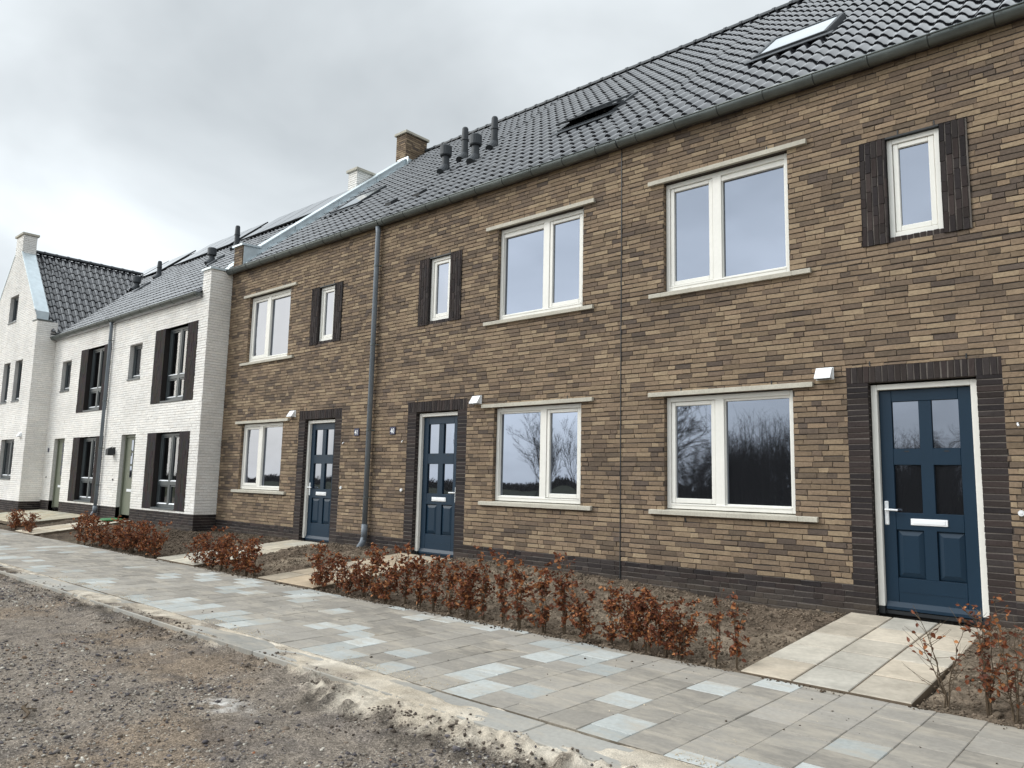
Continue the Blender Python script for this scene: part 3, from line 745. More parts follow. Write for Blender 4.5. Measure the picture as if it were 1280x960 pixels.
# ================================================================== WHITE HOUSES
YW = -.525
PW = lambda u, d, z: (u, YW-d, z)
WZ = 5.98                                   # white main roof z = WZ + S_*y
def wroof(y): return WZ+S_*y
WR = 4.45
def white_window(root, x0, x1, z0, z1, yb, transom=None, mull=True, dark_sill=True, curtain=None, name='window'):
    """dark grey window set back in its opening"""
    y = yb+.10
    f = MB(); ring(f, x0, x1, y, y+.09, z0, z1, .06, .07, .06)
    xm = (x0+x1)/2
    if mull: f.bbox(xm-.055, xm+.055, y+.002, y+.09, z0+.06, z1-.05, .004)
    if transom:
        if mull:
            f.bbox(x0+.055, xm-.055, y+.003, y+.09, transom-.045, transom+.045, .004); f.bbox(xm+.055, x1-.055, y+.003, y+.09, transom-.045, transom+.045, .004)
        else: f.bbox(x0+.055, x1-.055, y+.003, y+.09, transom-.045, transom+.045, .004)
    w = f.build(name, M['dark_frame'], root, root)
    bays = [(x0+.06, xm-.055), (xm+.055, x1-.06)] if mull else [(x0+.06, x1-.06)]
    rows = [(z0+.07, z1-.06)] if not transom else [(z0+.07, transom-.045), (transom+.045, z1-.06)]
    s = MB(); g = MB()
    for (a, b) in bays:
        for (c, d) in rows:
            ring(s, a+.003, b-.003, y+.015, y+.06, c+.003, d-.003, .035, .035, .035, .004)
            pane_mesh(g, a+.035, b-.035, c+.035, d-.035, y+.04, .0008, 6)
    s.build('sash', M['dark_frame'], w, root); g.build('pane', M['glass_clear'], w, root, smooth=True)
    nb = MB()
    for (a, b) in bays:
        for (c, d) in rows: nb.prism([(y-.004, c+.004), (y+.02, c+.034), (y+.03, c+.004)], 'x', a+.004, b-.004)
    nb.build('glazing_bead', M['white_plastic'] , w, root)
    r = MB()                                     # the dim room seen through the glass
    Y0, Y1 = y+.092, y+1.6
    r.idx([(x0, Y0, z0), (x1, Y0, z0), (x1, Y1, z0), (x0, Y1, z0), (x0, Y0, z1), (x1, Y0, z1), (x1, Y1, z1), (x0, Y1, z1)], [(0,3,2,1),(4,5,6,7),(1,2,6,5),(2,3,7,6),(3,0,4,7)])
    r.build('room', M['room'], w, root)
    if curtain:
        c = MB()
        for (a, b) in curtain:
            n = 16; base = len(c.v)
            for i in range(n+1):
                x = a+(b-a)*i/n; yy = y+.16+.02*math.sin(i*1.9)
                c.v += [(x, yy, z0+.05), (x, yy, z1-.05)]
            for i in range(n): c.f.append((base+2*i, base+2*i+2, base+2*i+3, base+2*i+1)); c.c.append((1, 1, 1)); c.m.append(0)
        c.build('curtain', M['curtain'], w, root)
    if dark_sill:
        k = MB(); k.prism([(yb-.03, z0-.05), (yb-.03, z0-.012), (yb+.12, z0+.0), (yb+.12, z0-.05)], 'x', x0-.004, x1+.004); k.build('sill', M['dark_frame'], w, root)
    return w
def dark_shutter(mb, P, a, b, z0, z1, seed):
    bricks(mb, lambda u, dd, z: P(z, dd, u), z0, z1, a, b, (), lambda rng, u, r: tuple(x*rng.uniform(.85, 1.2) for x in lin(52, 47, 46)), seed, rel=.022, jit=.0012, course=.0625, joint=.006)
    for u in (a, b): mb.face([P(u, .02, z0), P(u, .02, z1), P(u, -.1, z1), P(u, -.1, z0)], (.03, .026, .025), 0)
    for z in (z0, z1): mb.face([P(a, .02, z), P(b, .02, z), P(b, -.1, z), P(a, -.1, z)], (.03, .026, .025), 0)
def sage_door(root, x0, x1, z0, z1, yb):
    y = yb+.12
    d = MB(); d.bbox(x0+.06, x1-.04, y, y+.05, z0+.02, z1-.07, .004)
    xm = (x0+x1)/2+.02
    o = d.build('door', M['sage_paint'], root, root)
    f = MB()
    f.bbox(x0, x0+.058, y-.03, y+.06, z0, z1, .003); f.bbox(x1-.038, x1, y-.03, y+.06, z0, z1, .003); f.bbox(x0+.058, x1-.038, y-.028, y+.06, z1-.068, z1, .003)
    f.build('door_frame', M['sage_paint'], o, root)
    p = MB(); q = MB()
    for k in range(3):
        za = z0+1.0+k*.34
        q.bbox(xm-.075, xm+.075, y-.008, y+.001, za-.02, za+.30, .003); p.face([(xm-.055, y-.0095, za), (xm+.055, y-.0095, za), (xm+.055, y-.0095, za+.28), (xm-.055, y-.0095, za+.28)])
    q.build('pane_frame', M['dark_frame'], o, root); p.build('pane', M['glass'], o, root)
    s = MB(); s.bbox(xm-.16, xm+.16, y-.012, y+.001, z0+.62, z0+.69, .003); s.build('letter_slot', M['white_plastic'], o, root)
    h = MB(); hx = x1-.10; h.bbox(hx-.018, hx+.018, y-.01, y+.001, z0+.86, z0+1.09, .004); h.tube([(hx, y-.01, z0+1.0), (hx, y-.05, z0+1.0), (hx-.11, y-.05, z0+1.0)], .010, 8)
    h.build('handle', M['zinc'], o, root)
    return o
def white_house(x0, x1, shift, label, seed, first):
    root = empty('white_house', ((x0+x1)/2, YW, 0)); tag(root, label, 'house', 'white brick terraced houses')
    sx = lambda a: a+shift
    o_win = (sx(-19.47), sx(-17.21), .40, 2.24); o_up = (sx(-19.47), sx(-17.21), 2.98, 4.85)
    o_door = (sx(-21.10), sx(-20.21), -.2, 2.245); o_sm = (sx(-21.05), sx(-20.26), 3.68, 4.64)
    w = MB(); PLZ = .352; ztop = 5.48
    bricks(w, PW, x0, x1 if not first else -16.75-.008, PLZ, ztop, [o_win, o_up, o_door, o_sm], col_white, seed, rel=.008, jit=.0015)
    if first:                                  # the end wall that stands proud of the brown terrace, and its pier
        PE = lambda u, d, z: (-16.75+d, u, z)
        bricks(w, PE, YW-.004, 4.2, PLZ, 6.02, (), col_white, seed+2, rel=.008, jit=.0015, lim=lambda z: (YW-.004, 4.2 if z < 5.45 else (.5)))
        bricks(w, PW, -17.13, -16.75-.008, ztop, 6.02, (), col_white, seed+3, rel=.008, jit=.0015)
        w.box(-17.13, -16.76, YW+.002, .35, 5.3, 6.02, lin(205, 203, 200), 0)
    wc = lin(200, 198, 195)
    for o in (o_door, o_sm): 
        reveal(w, PW, *o, .13, wc, 0, 'lrt')
    wall = w.build('wall', [M['brick'], M['mortar_pale']], root, root)
    p = MB(); bricks(p, PW, x0, x1 if not first else -16.75-.008, PLZ-.0625*9, PLZ-.001, [o_door], col_plinth, seed+4, rel=.006)
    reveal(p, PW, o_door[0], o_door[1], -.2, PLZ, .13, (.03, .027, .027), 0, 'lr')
    if first: bricks(p, lambda u, d, z: (-16.75+d, u, z), YW-.004, .0, PLZ-.0625*9, PLZ-.001, (), col_dark, seed+5, rel=.006)
    p.build('plinth', [M['brick'], M['mortar_dark']], root, root)
    for k, (o, i0, i1) in enumerate(((o_win, -18.955, -17.70), (o_up, -18.90, -17.69))):
        for (a, b) in ((o[0], sx(i0)), (sx(i1), o[1])):
            d = MB(); dark_shutter(d, PW, a, b, o[2], o[3], seed+6+k+int(a*3)%5); d.build('dark_brick_panel', [M['brick'], M['mortar_dark']], root, root)
        reveal(w, PW, o[0], o[1], o[2], o[3], .1, wc, 0, '')
        white_window(root, sx(i0)+.004, sx(i1)-.004, o[2]+.05, o[3]-.02, YW, transom=o[2]+(.62 if k == 0 else .63), curtain=[(sx(i0)+.42, sx(i0)+.60), (sx(i1)-.24, sx(i1)-.06)] if k == 0 else [(sx(i0)+.38, sx(i0)+.58), (sx(i1)-.3, sx(i1)-.05)])
    white_window(root, o_sm[0]+.004, o_sm[1]-.004, o_sm[2]+.05, o_sm[3]-.004, YW, mull=False)
    sage_door(root, o_door[0]+.004, o_door[1]-.004, .14, 2.24, YW)
    # roof
    t = MB(); y0 = YW-.13; xr1 = x1 if not first else -17.10
    tiles(t, (x0, y0, wroof(y0)), (1, 0, 0), SD, ND, xr1-x0, (WR-y0)/CS, seed=seed+10)
    t.prism([(YW-.10, wroof(YW-.10)-.03), (WR, wroof(WR)-.02), (2*WR-YW, wroof(YW)-.03), (2*WR-YW, 5.3), (YW+.02, 5.36)], 'x', x0, xr1, lin(60, 58, 62))
    rf = t.build('roof', M['roof_tile'], root, root); rf.data.polygons.foreach_set('use_smooth', np.array([len(p.vertices) == 4 for p in rf.data.polygons]))
    try: rf.data.set_sharp_from_angle(angle=R(38))
    except Exception: pass
    g = MB(); gutter(g, x0+.02, xr1-.02, YW-.105, 5.50, off=.2); g.build('gutter', [M['zinc'], M['zinc_seam']], root, root, smooth=True)
    # solar panels: portrait modules in a row under the ridge
    for k in range(5):
        xa = x0+.15+k*1.02
        if xa+1.0 > xr1-.1: break
        s = MB(); fr = MB()
        def Q(u, y, n): return tuple(np.array((u, y, wroof(y)))+np.array(ND)*n)
        ya, yb = 3.02, 4.33
        s.face([Q(xa+.02, ya+.015, .162), Q(xa+.98, ya+.015, .162), Q(xa+.98, yb-.015, .162), Q(xa+.02, yb-.015, .162)])
        fr.idx([Q(u, y, n) for n in (.12, .16) for (u, y) in ((xa, ya), (xa+1., ya), (xa+1., yb), (xa, yb))], [(0,3,2,1),(4,5,6,7),(0,1,5,4),(1,2,6,5),(2,3,7,6),(3,0,4,7)])
        po = fr.build('solar_panel', M['black_plastic'], root, root); s.build('cell_sheet', M['solar'], po, root)
    c = MB(); c.box(x0+.01, x1-.03, YW+1.75, 2*WR-YW, -.3, 5.30); c.build('interior', M['room'], root, root)
    return root

W1 = white_house(-22.25, -16.75, 0., 'nearer white terraced house, with the end wall against the brown brick and a black lantern', 611, True)
W2 = white_house(-27.0, -22.25, -5.12, 'white terraced house between the downpipe and the white gabled house', 722, False)
# parapet, flashing and chimney of the white end gable
q = MB()
yt = 3.5
q.prism([(YW+.42, 5.55), (YW+.42, wroof(YW+.42)+.25), (yt, wroof(yt)+.25), (yt, wroof(yt)-.2)], 'x', -17.12, -16.752)
q.prism([(YW-.05, 6.021), (YW-.05, 6.065), (.10, 6.10), (.10, 6.04)], 'x', -17.17, -16.70)
q.prism([(.08, wroof(.08)+.24), (.08, wroof(.08)+.28), (yt, wroof(yt)+.28), (yt, wroof(yt)+.24)], 'x', -17.16, -16.71)
q.build('gable_flashing', M['zinc_pale'], W1, W1)
chimney(W1, -17.22, -16.83, 3.48, 4.08, 8.6, 9.80, col_white, 'mortar_pale', 733, 'concrete')
for (x, y, zt, wd) in ((-21.68, 1.83, 8.06, True), (-21.40, 2.45, 8.87, False)):
    roof_pipe(W1, x, y, zt, wd, wroof)
for (x, y, zt, wd) in ((-27.5, 1.98, 8.18, True), (-26.79, 2.43, 8.72, False)):
    roof_pipe(W2, x, y, zt, wd, wroof)
for rt, xs in ((W1, (-21.0, -19.9)), (W2, (-26.1, -25.0))):          # low flue cowls lying on the slope
    v = MB(); y = 1.50; v.tube([(xs[0], y-.10, wroof(y-.10)+.10), (xs[0], y+.38, wroof(y+.38)+.12)], .05, 10); v.build('flue_cowl', M['anthracite'], rt, rt)
dp = MB(); X = -22.27
dp.tube([(X, YW-.10, 5.42), (X, YW-.085, 5.3), (X, YW-.085, .32)], .045, 12); dp.tube([(X, YW-.085, .34), (X, YW-.085, .16)], .056, 12); dp.tube([(X, YW-.085, .2), (X-.05, YW-.12, .1), (X-.06, YW-.13, -.05)], .055, 12)
dpo = dp.build('downpipe', M['pipe_grey'], W1, W1, smooth=True)
br = MB()
for z in (4.9, 3.2, 1.9, .9): br.tube([(X, YW-.085, z-.012), (X, YW-.085, z+.012)], .053, 12); br.tube([(X+.045, YW-.085, z), (X+.09, YW-.02, z)], .008, 6)
br.build('pipe_bracket', M['zinc'], dpo, W1)
l = MB(); X = -21.50                                                   # wall lantern
l.box(X-.06, X+.06, YW-.03, YW-.008, 1.74, 1.92); l.tube([(X, YW-.02, 1.88), (X, YW-.07, 1.93), (X, YW-.12, 1.90)], .010, 8)
l.prism([(YW-.20, 1.70), (YW-.20, 1.86), (YW-.12, 1.91), (YW-.04, 1.86), (YW-.04, 1.70)], 'x', X-.08, X+.08)
l.build('wall_lantern', M['black_plastic'], W1, W1)
for rt, X in ((W1, -21.42), (W2, -26.62)):
    b = MB(); b.tube([(X, YW-.008, 1.06), (X, YW-.03, 1.06)], .022, 10); b.build('door_bell', M['anthracite'], rt, rt)
b = MB(); b.bbox(-26.72, -26.60, YW-.02, YW-.008, 1.83, 1.96, .003); b.build('number_plate', M['sign_blue'], W2, W2)

# gabled white house
W3 = empty('white_house', (-29.77, -1.11, 0)); tag(W3, 'white house turning its pointed gable and chimney to the street, at the far left', 'house')
YG = -1.11; PG = lambda u, d, z: (u, YG-d, z)
GX, GZ = -29.77, 8.80; GS = 1.13
GL, GR = -32.54, -27.0
def glim(z):
    if z < 6.02: return (GL, GR)
    h = (GZ+.30-z)/GS*1.0
    h = min(h, 2.62); return (GX-max(h, .36), GX+max(h, .36))
gops = [(-28.82, -28.05, 3.455, 4.835), (-30.06, -29.34, 3.455, 4.835), (-30.12, -29.21, 6.21, 7.165), (-29.44, -28.06, .95, 2.24), (-31.5, -30.8, 3.455, 4.835)]
w = MB()
bricks(w, PG, GL, GR, .305, 9.2, gops, col_white, 812, rel=.008, jit=.0015, lim=glim)
bricks(w, lambda u, d, z: (GR+d, u, z), YG, YW, .305, 6.0, (), col_white, 813, rel=.008, jit=.0015)
w.box(GR-.40, GR-.002, YG+.004, YG+.40, 5.3, 6.0, lin(200, 198, 195), 0)
for o in gops: reveal(w, PG, *o, .13, lin(200, 198, 195), 0, 'lrt')
w.build('wall', [M['brick'], M['mortar_pale']], W3, W3)
p = MB(); bricks(p, PG, GL, GR, .305-.0625*8, .304, (), col_dark, 814, rel=.006); bricks(p, lambda u, d, z: (GR+d, u, z), YG, YW, .305-.0625*8, .304, (), col_dark, 815, rel=.006)
p.build('plinth', [M['brick'], M['mortar_dark']], W3, W3)
for i, o in enumerate(gops): white_window(W3, o[0]+.004, o[1]-.004, o[2]+.05, o[3]-.004, YG, mull=(i == 3))
# cross roof: two slopes, ridge along y
gc = 1/math.sqrt(1+GS*GS); yb0 = YG+.40
t = MB()
hw = 2.80
tiles(t, (GX+hw, yb0, GZ-GS*hw), (0, 1, 0), (-gc, 0, GS*gc), (GS*gc, 0, gc), 4.4, hw/gc, seed=81)
tiles(t, (GX-hw, yb0, GZ-GS*hw), (0, 1, 0), (gc, 0, GS*gc), (-GS*gc, 0, gc), 4.4, hw/gc, seed=82)
t.prism([(GX+hw, GZ-GS*hw-.03), (GX, GZ-.03), (GX-hw, GZ-GS*hw-.03), (GX-hw+.3, 5.3), (GX+hw-.3, 5.3)], 'y', yb0, 3.2, lin(60, 58, 62))
rf = t.build('roof', M['roof_tile'], W3, W3); rf.data.polygons.foreach_set('use_smooth', np.array([len(p.vertices) == 4 for p in rf.data.polygons]))
try: rf.data.set_sharp_from_angle(angle=R(38))
except Exception: pass
k = MB(); ridge_caps(k, (GX, yb0, GZ+.05), (0, 1, 0), 3.75); k.build('ridge', M['anthracite'], rf, W3)
# main roof strip behind the gable and its panels, towards the left
t = MB(); tiles(t, (-36., YW-.13, wroof(YW-.13)), (1, 0, 0), SD, ND, 9., (WR-YW+.13)/CS, seed=83, keep=lambda u, s: s*CS+YW-.13 > 2.2)
t.prism([(1.6, wroof(1.6)-.03), (WR, wroof(WR)-.02), (2*WR, wroof(0)-.03), (2*WR, 5.3), (1.6, 5.3)], 'x', -36, -27.0, lin(60, 58, 62))
rf2 = t.build('main_roof', M['roof_tile'], W3, W3); rf2.data.polygons.foreach_set('use_smooth', np.array([len(p.vertices) == 4 for p in rf2.data.polygons]))
for k in range(4):
    xa = -32.3+k*1.02+(.25 if k > 1 else 0)
    fr = MB(); s = MB()
    def Q(u, y, n): return tuple(np.array((u, y, wroof(y)))+np.array(ND)*n)
    ya, yb_ = 3.12, 4.33
    s.face([Q(xa+.02, ya+.015, .162), Q(xa+.98, ya+.015, .162), Q(xa+.98, yb_-.015, .162), Q(xa+.02, yb_-.015, .162)])
    fr.idx([Q(u, y, n) for n in (.12, .16) for (u, y) in ((xa, ya), (xa+1., ya), (xa+1., yb_), (xa, yb_))], [(0,3,2,1),(4,5,6,7),(0,1,5,4),(1,2,6,5),(2,3,7,6),(3,0,4,7)])
    po = fr.build('solar_panel', M['black_plastic'], W3, W3); s.build('cell_sheet', M['solar'], po, W3)
# zinc coping on the gable
z_ = MB()
for sg in (1, -1):
    a, b = (GX+sg*2.42, GZ+.30-GS*2.42), (GX+sg*.38, GZ+.30-GS*.38)
    pr = [a, b, (b[0]-sg*.0, b[1]-.20), (a[0], a[1]-.30)]
    z_ = MB(); z_.prism(pr, 'y', YG+.012, yb0)
    z_.prism([(a[0]+sg*.03, a[1]), (a[0]+sg*.03, a[1]+.035), (b[0], b[1]+.035), (b[0], b[1])], 'y', YG-.025, YG+.03)
    z_.build('gable_coping', M['zinc_pale'], W3, W3)
z_ = MB(); z_.bbox(GR-.43, GR+.03, YG-.03, YG+.42, 6.0, 6.04, .006); z_.build('pier_cap', M['zinc'], W3, W3)
chimney(W3, -30.15, -29.39, YG-.001, YG+.40, 8.55, 9.30, col_white, 'mortar_pale', 833, 'concrete')
wall_vent(W3, -27.46, 2.365, yb=YG)
c = MB(); c.box(GL+.1, GR-.02, YG+1.85, 5., -.3, 5.2); c.build('interior', M['room'], W3, W3)

# ================================================================== GROUND
ZP = -.225; PY0, PY1 = -4.78, -2.72
gd = MB(); gd.face([(-600, -600, -.62), (600, -600, -.62), (600, 600, -.62), (-600, 600, -.62)])
tag(gd.build('ground', M['field']), kind='structure')

def soil_z(x, y):
    wx = [-40, -27, -22, -16.7, -12, -8, -5.7, -3.7, -2.8, -1.2, 4]; wz = [.02, .02, .02, -.02, .02, .03, .0, -.115, -.07, -.015, 0]
    zt = np.interp(x, wx, wz); t = sstep(-2.75, -.4, y)
    return (-.235)*(1-t)+zt*t
# soil bed in front of the houses
xs = np.concatenate([np.arange(-34, -14, .06), np.arange(-14, -8, .035), np.arange(-8, 1.6, .022)]); ys = np.concatenate([np.arange(-2.78, -.4, .024), np.arange(-.4, .12, .04)])
X, Y = np.meshgrid(xs, ys)
Z = soil_z(X, Y)
rough = fbm(X, Y, 5, 7.)-.5; lump = np.clip(fbm(X+9, Y+4, 4, 13.)-.52, 0, 1)
onpath = np.zeros(X.shape)
for a, b in ((-2.80, -1.54), (-10.16, -8.76), (-13.50, -12.12), (-21.35, -20.)): onpath = np.maximum(onpath, sstep(a-.03, a+.03, X)*(1-sstep(b-.03, b+.03, X)))
edge = sstep(-2.78, -2.55, Y)
Z = Z+(1-onpath)*edge*(rough*.055+lump*.11)-.01-onpath*.085
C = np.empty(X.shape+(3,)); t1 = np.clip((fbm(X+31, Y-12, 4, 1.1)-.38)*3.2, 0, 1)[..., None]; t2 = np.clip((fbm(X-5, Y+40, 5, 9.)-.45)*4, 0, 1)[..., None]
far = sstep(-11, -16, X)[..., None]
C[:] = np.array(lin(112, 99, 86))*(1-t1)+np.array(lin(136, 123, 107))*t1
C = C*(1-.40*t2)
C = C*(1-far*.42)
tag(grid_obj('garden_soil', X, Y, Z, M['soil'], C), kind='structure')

# pavement of 30 cm tiles laid in half bond
pv = MB(); rng = np.random.default_rng(71)
T = .2985; ncol = 0
x = 1.9
while x > -46:
    odd = ncol % 2
    y = PY0
    cuts = [PY0]
    if odd: cuts.append(PY0+T/2)
    while cuts[-1]+T < PY1-.02: cuts.append(cuts[-1]+T)
    cuts.append(PY1)
    for a, b in zip(cuts[:-1], cuts[1:]):
        if b-a < .03: continue
        yc = (a+b)/2
        n = float(fbm(np.array(x*.55+30), np.array(yc*.8), 3, 1.))
        cl_ = float(fbm(np.array(x*.5+5), np.array(yc*.9+11), 2, 1.))
        pale = rng.random() < (.03+.5*max(0, cl_-.50)*4.4*(1. if -6 < x < -1 else .4) if yc > PY0+.45 else .50)
        if pale: c = lin(*(np.array((174, 177, 174))+rng.uniform(-18, 10)))
        else:
            k = rng.uniform(-9, 9)+(n-.5)*30; c = lin(145+k, 140+k, 132+k)
        g = .0014; tz = rng.normal(0, .0014)
        ti = rng.normal(0, .0012, 2)
        z1 = ZP+tz; bv = .004
        xa, xb = x-T+g, x-g; ya, yb = a+g, b-g
        top = [(xa+bv, ya+bv, z1+ti[0]), (xb-bv, ya+bv, z1+ti[1]), (xb-bv, yb-bv, z1-ti[0]), (xa+bv, yb-bv, z1-ti[1])]
        mid = [(xa, ya, z1-bv), (xb, ya, z1-bv), (xb, yb, z1-bv), (xa, yb, z1-bv)]
        bot = [(px, py, ZP-.06) for (px, py, _) in mid]
        pv.idx(top+mid+bot, [(0,1,2,3),(4,5,1,0),(5,6,2,1),(6,7,3,2),(7,4,0,3),(8,9,5,4),(9,10,6,5),(10,11,7,6),(11,8,4,7)], c)
    x -= T; ncol += 1
pv.box(-46, 1.9, PY0, PY1, ZP-.07, ZP-.0055, lin(108, 100, 88))
tag(pv.build('pavement', M['pave']), kind='structure')

# kerb band
kb = MB(); x = 1.9
while x > -46:
    k = rng.uniform(-8, 8); kb.bbox(x-.996, x-.002, PY0-.305, PY0-.006, ZP-.2, ZP-.012+rng.normal(0, .002), .006, lin(150+k, 148+k, 142+k)); x -= 1.
tag(kb.build('kerb', M['pave']), kind='structure')

# garden paths
def path(x0, x1, y0, y1, za, zb, cols, rowlen, tone, seed):
    rng = np.random.default_rng(seed); m = MB(); w = (x1-x0)/cols; n = max(1, int(round((y1-y0)/rowlen))); rl = (y1-y0)/n
    for i in range(cols):
        for r in range(n):
            a, b = y0+r*rl, y0+(r+1)*rl
            f = lambda y: za+(zb-za)*(y-y0)/(y1-y0)
            g = .006; k = rng.uniform(-14, 10); hk = rng.uniform(-4, 4); c = lin(tone[0]+k+hk, tone[1]+k*.95, tone[2]+k*.85-hk); dz = rng.normal(0, .002)
            xa, xb = x0+i*w+g, x0+(i+1)*w-g; a += g*2; b -= g*2; bv = .006
            top = [(xa+bv, a+bv, f(a)+dz), (xb-bv, a+bv, f(a)+dz), (xb-bv, b-bv, f(b)+dz), (xa+bv, b-bv, f(b)+dz)]
            mid = [(xa, a, f(a)+dz-bv), (xb, a, f(a)+dz-bv), (xb, b, f(b)+dz-bv), (xa, b, f(b)+dz-bv)]
            bot = [(p[0], p[1], p[2]-.07) for p in mid]
            m.idx(top+mid+bot, [(0,1,2,3),(4,5,1,0),(5,6,2,1),(6,7,3,2),(7,4,0,3),(8,9,5,4),(9,10,6,5),(10,11,7,6),(11,8,4,7)], c)
    fa = lambda y: za+(zb-za)*(y-y0)/(y1-y0)-.0075
    m.idx([(x0+.004, y0+.004, fa(y0)), (x1-.004, y0+.004, fa(y0)), (x1-.004, y1, fa(y1)), (x0+.004, y1, fa(y1)), (x0+.004, y0+.004, fa(y0)-.06), (x1-.004, y0+.004, fa(y0)-.06), (x1-.004, y1, fa(y1)-.06), (x0+.004, y1, fa(y1)-.06)], [(0,1,2,3),(4,5,1,0),(5,6,2,1),(6,7,3,2),(7,4,0,3)], lin(104, 92, 78))
    o = m.build('path', M['slab']); tag(o, kind='structure'); return o
path(-2.80, -1.54, PY1+.008, -.02, -.207, -.045, 3, .56, (186, 178, 164), 1)
path(-10.16, -8.76, PY1+.008, -.02, -.20, .0, 3, .56, (178, 164, 144), 2)
path(-13.50, -12.12, PY1+.008, -.02, -.20, .0, 3, .56, (186, 177, 160), 3)
path(-21.35, -20.0, PY1+.008, YW-.02, -.20, .06, 3, .5, (188, 178, 160), 4)
path(-26.9, -22.6, -2.3, YW-.02, -.10, .06, 8, .3, (180, 172, 152), 5)

# road: rutted rubble with a sand bank along the kerb
xs = np.concatenate([np.arange(-60, -22, .25), np.arange(-22, -11, .06), np.arange(-11, -6, .03), np.arange(-6, 1.8, .019), np.arange(1.8, 12, .3)])
ys = np.concatenate([np.arange(-16, -9, .3), np.arange(-9, -7.2, .06), np.arange(-7.2, PY0-.005, .019), [PY0-.005]])
X, Y = np.meshgrid(xs, ys)
d = (PY0-Y)                                   # distance out from the tile edge
z = -.30+.02*(fbm(X, Y, 3, .7)-.5)*2
wob = fbm(X*1., Y*0.2+3, 3, .8)
reach = np.interp(X, [-40, -16, -12.5, -11.8, -9.6, -8.2, -7.0, -6.0, -5.2, -4.4, -3.4, -2.6, -1, 3], [.18, .2, .24, .33, .40, .32, .34, .20, .42, .62, .52, .45, .45, .5])+(wob-.5)*.30
reach = reach*np.interp(X, [-7, -5.5], [.85, 1.])
sand = 1-sstep(reach-.10, reach+.06, d+(fbm(X, Y, 4, 6.)-.5)*.22)
brk = np.interp(X, [-6.5, -5.], [.22, .0])
sand = sand*(.25+.75*sstep(.24+brk*.55, .38+brk*.55, fbm(X*.9+21, Y*2.4+3, 4, 1.8)))
bare = sstep(.0, .30, fbm(X-3, Y*.6+8, 4, 1.5)-.42)*np.interp(X, [-40, -12.5, -11, -9.5, -4.6, -3.9, -2.8, -1.5, 3], [.2, .9, 1., .35, .1, .55, .6, .3, .2])
bank = np.exp(-((d-reach*.62)/(.24))**2)
z = z+sand*(.03+.025*bank)+(1-sstep(.0, .30, d))*.045*(1-bare)
clod = np.clip(fbm(X+4, Y-7, 5, 9.)-.5, 0, 1)
nearedge = np.exp(-((d-reach-.02)/(.22))**2)
z = z+clod*(.035+.11*nearedge)+(fbm(X, Y, 4, 16.)-.5)*(.022+.03*sand)+(fbm(X-50, Y+9, 3, 34.)-.5)*.016*sand
# tyre ruts along the road
for yc, dep in ((-5.55, .022), (-6.7, .028), (-8.3, .03)):
    z = z-dep*np.exp(-((Y-yc-.12*np.sin(X*.35))/.16)**2)
tread = np.sin((X*.8+Y)*46.)*np.exp(-((d-reach*.75)/.16)**2)*.016*sstep(.40, .52, fbm(X, Y*.5, 3, .9))
z = z+tread*sand
# the kerb band stays clear where the sand is thin
patch = sstep(.42, .60, fbm(X*.6+2, Y*2.2-5, 4, 2.2)+.16*np.exp(-(d/.035)**2)+.10*(X < -5.2)*(X > -9)-.25*bare)
kz = ZP-.020+patch*(.012+.018*(fbm(X, Y, 4, 14.)-.2))
z = np.where(d < .31, kz+np.clip(z-kz, 0, 1)*sstep(.20, .33, d), z)
z = np.where((d < .31), np.maximum(z, -.34), z)
z[-1, :] = np.minimum(z[-1, :], ZP-.006)
g1 = fbm(X+70, Y-20, 4, .9)[..., None]; g2 = fbm(X-9, Y+33, 5, 5.)[..., None]
gravel = np.array(lin(123, 114, 104)); brown = np.array(lin(123, 110, 96)); darkg = np.array(lin(94, 88, 84))
tb = np.clip((g1-.50)*6, 0, 1); td = np.clip((g2-.50)*5, 0, 1)
C = gravel*(1-tb)+brown*tb; C = C*(1-.55*td)+darkg*.55*td
sc_ = np.array(lin(179, 168, 151)); sp = np.array(lin(205, 196, 181))
ts = np.clip((fbm(X+11, Y+2, 4, 4.)[..., None]-.3)*2, 0, 1)
S = sc_*(1-ts)+sp*ts
ms = (sand*(1-.75*np.clip(clod*6*nearedge, 0, 1)))[..., None]
C = C*(1-ms)+S*ms
dk = np.clip(nearedge*np.clip((fbm(X-8, Y+5, 4, 3.)-.46)*7, 0, 1), 0, 1)[..., None]*(1-ms)
C = C*(1-.5*dk)
# spilt lime, a pale patch of its own shape
pm = (np.exp(-(((X+5.02)/.20)**2+((Y+5.90)/.11)**2))*np.clip((fbm(X, Y, 5, 11.)-.40)*7, 0, 1))[..., None]
C = C*(1-pm)+np.array(lin(214, 210, 204))*pm
tag(grid_obj('road', X, Y, z, M['road'], C), kind='structure')
RX, RY, RZ = xs, ys, z
def road_z(px, py):
    i = np.clip(np.searchsorted(RX, px)-1, 0, len(RX)-2); j = np.clip(np.searchsorted(RY, py)-1, 0, len(RY)-2)
    return RZ[j, i]

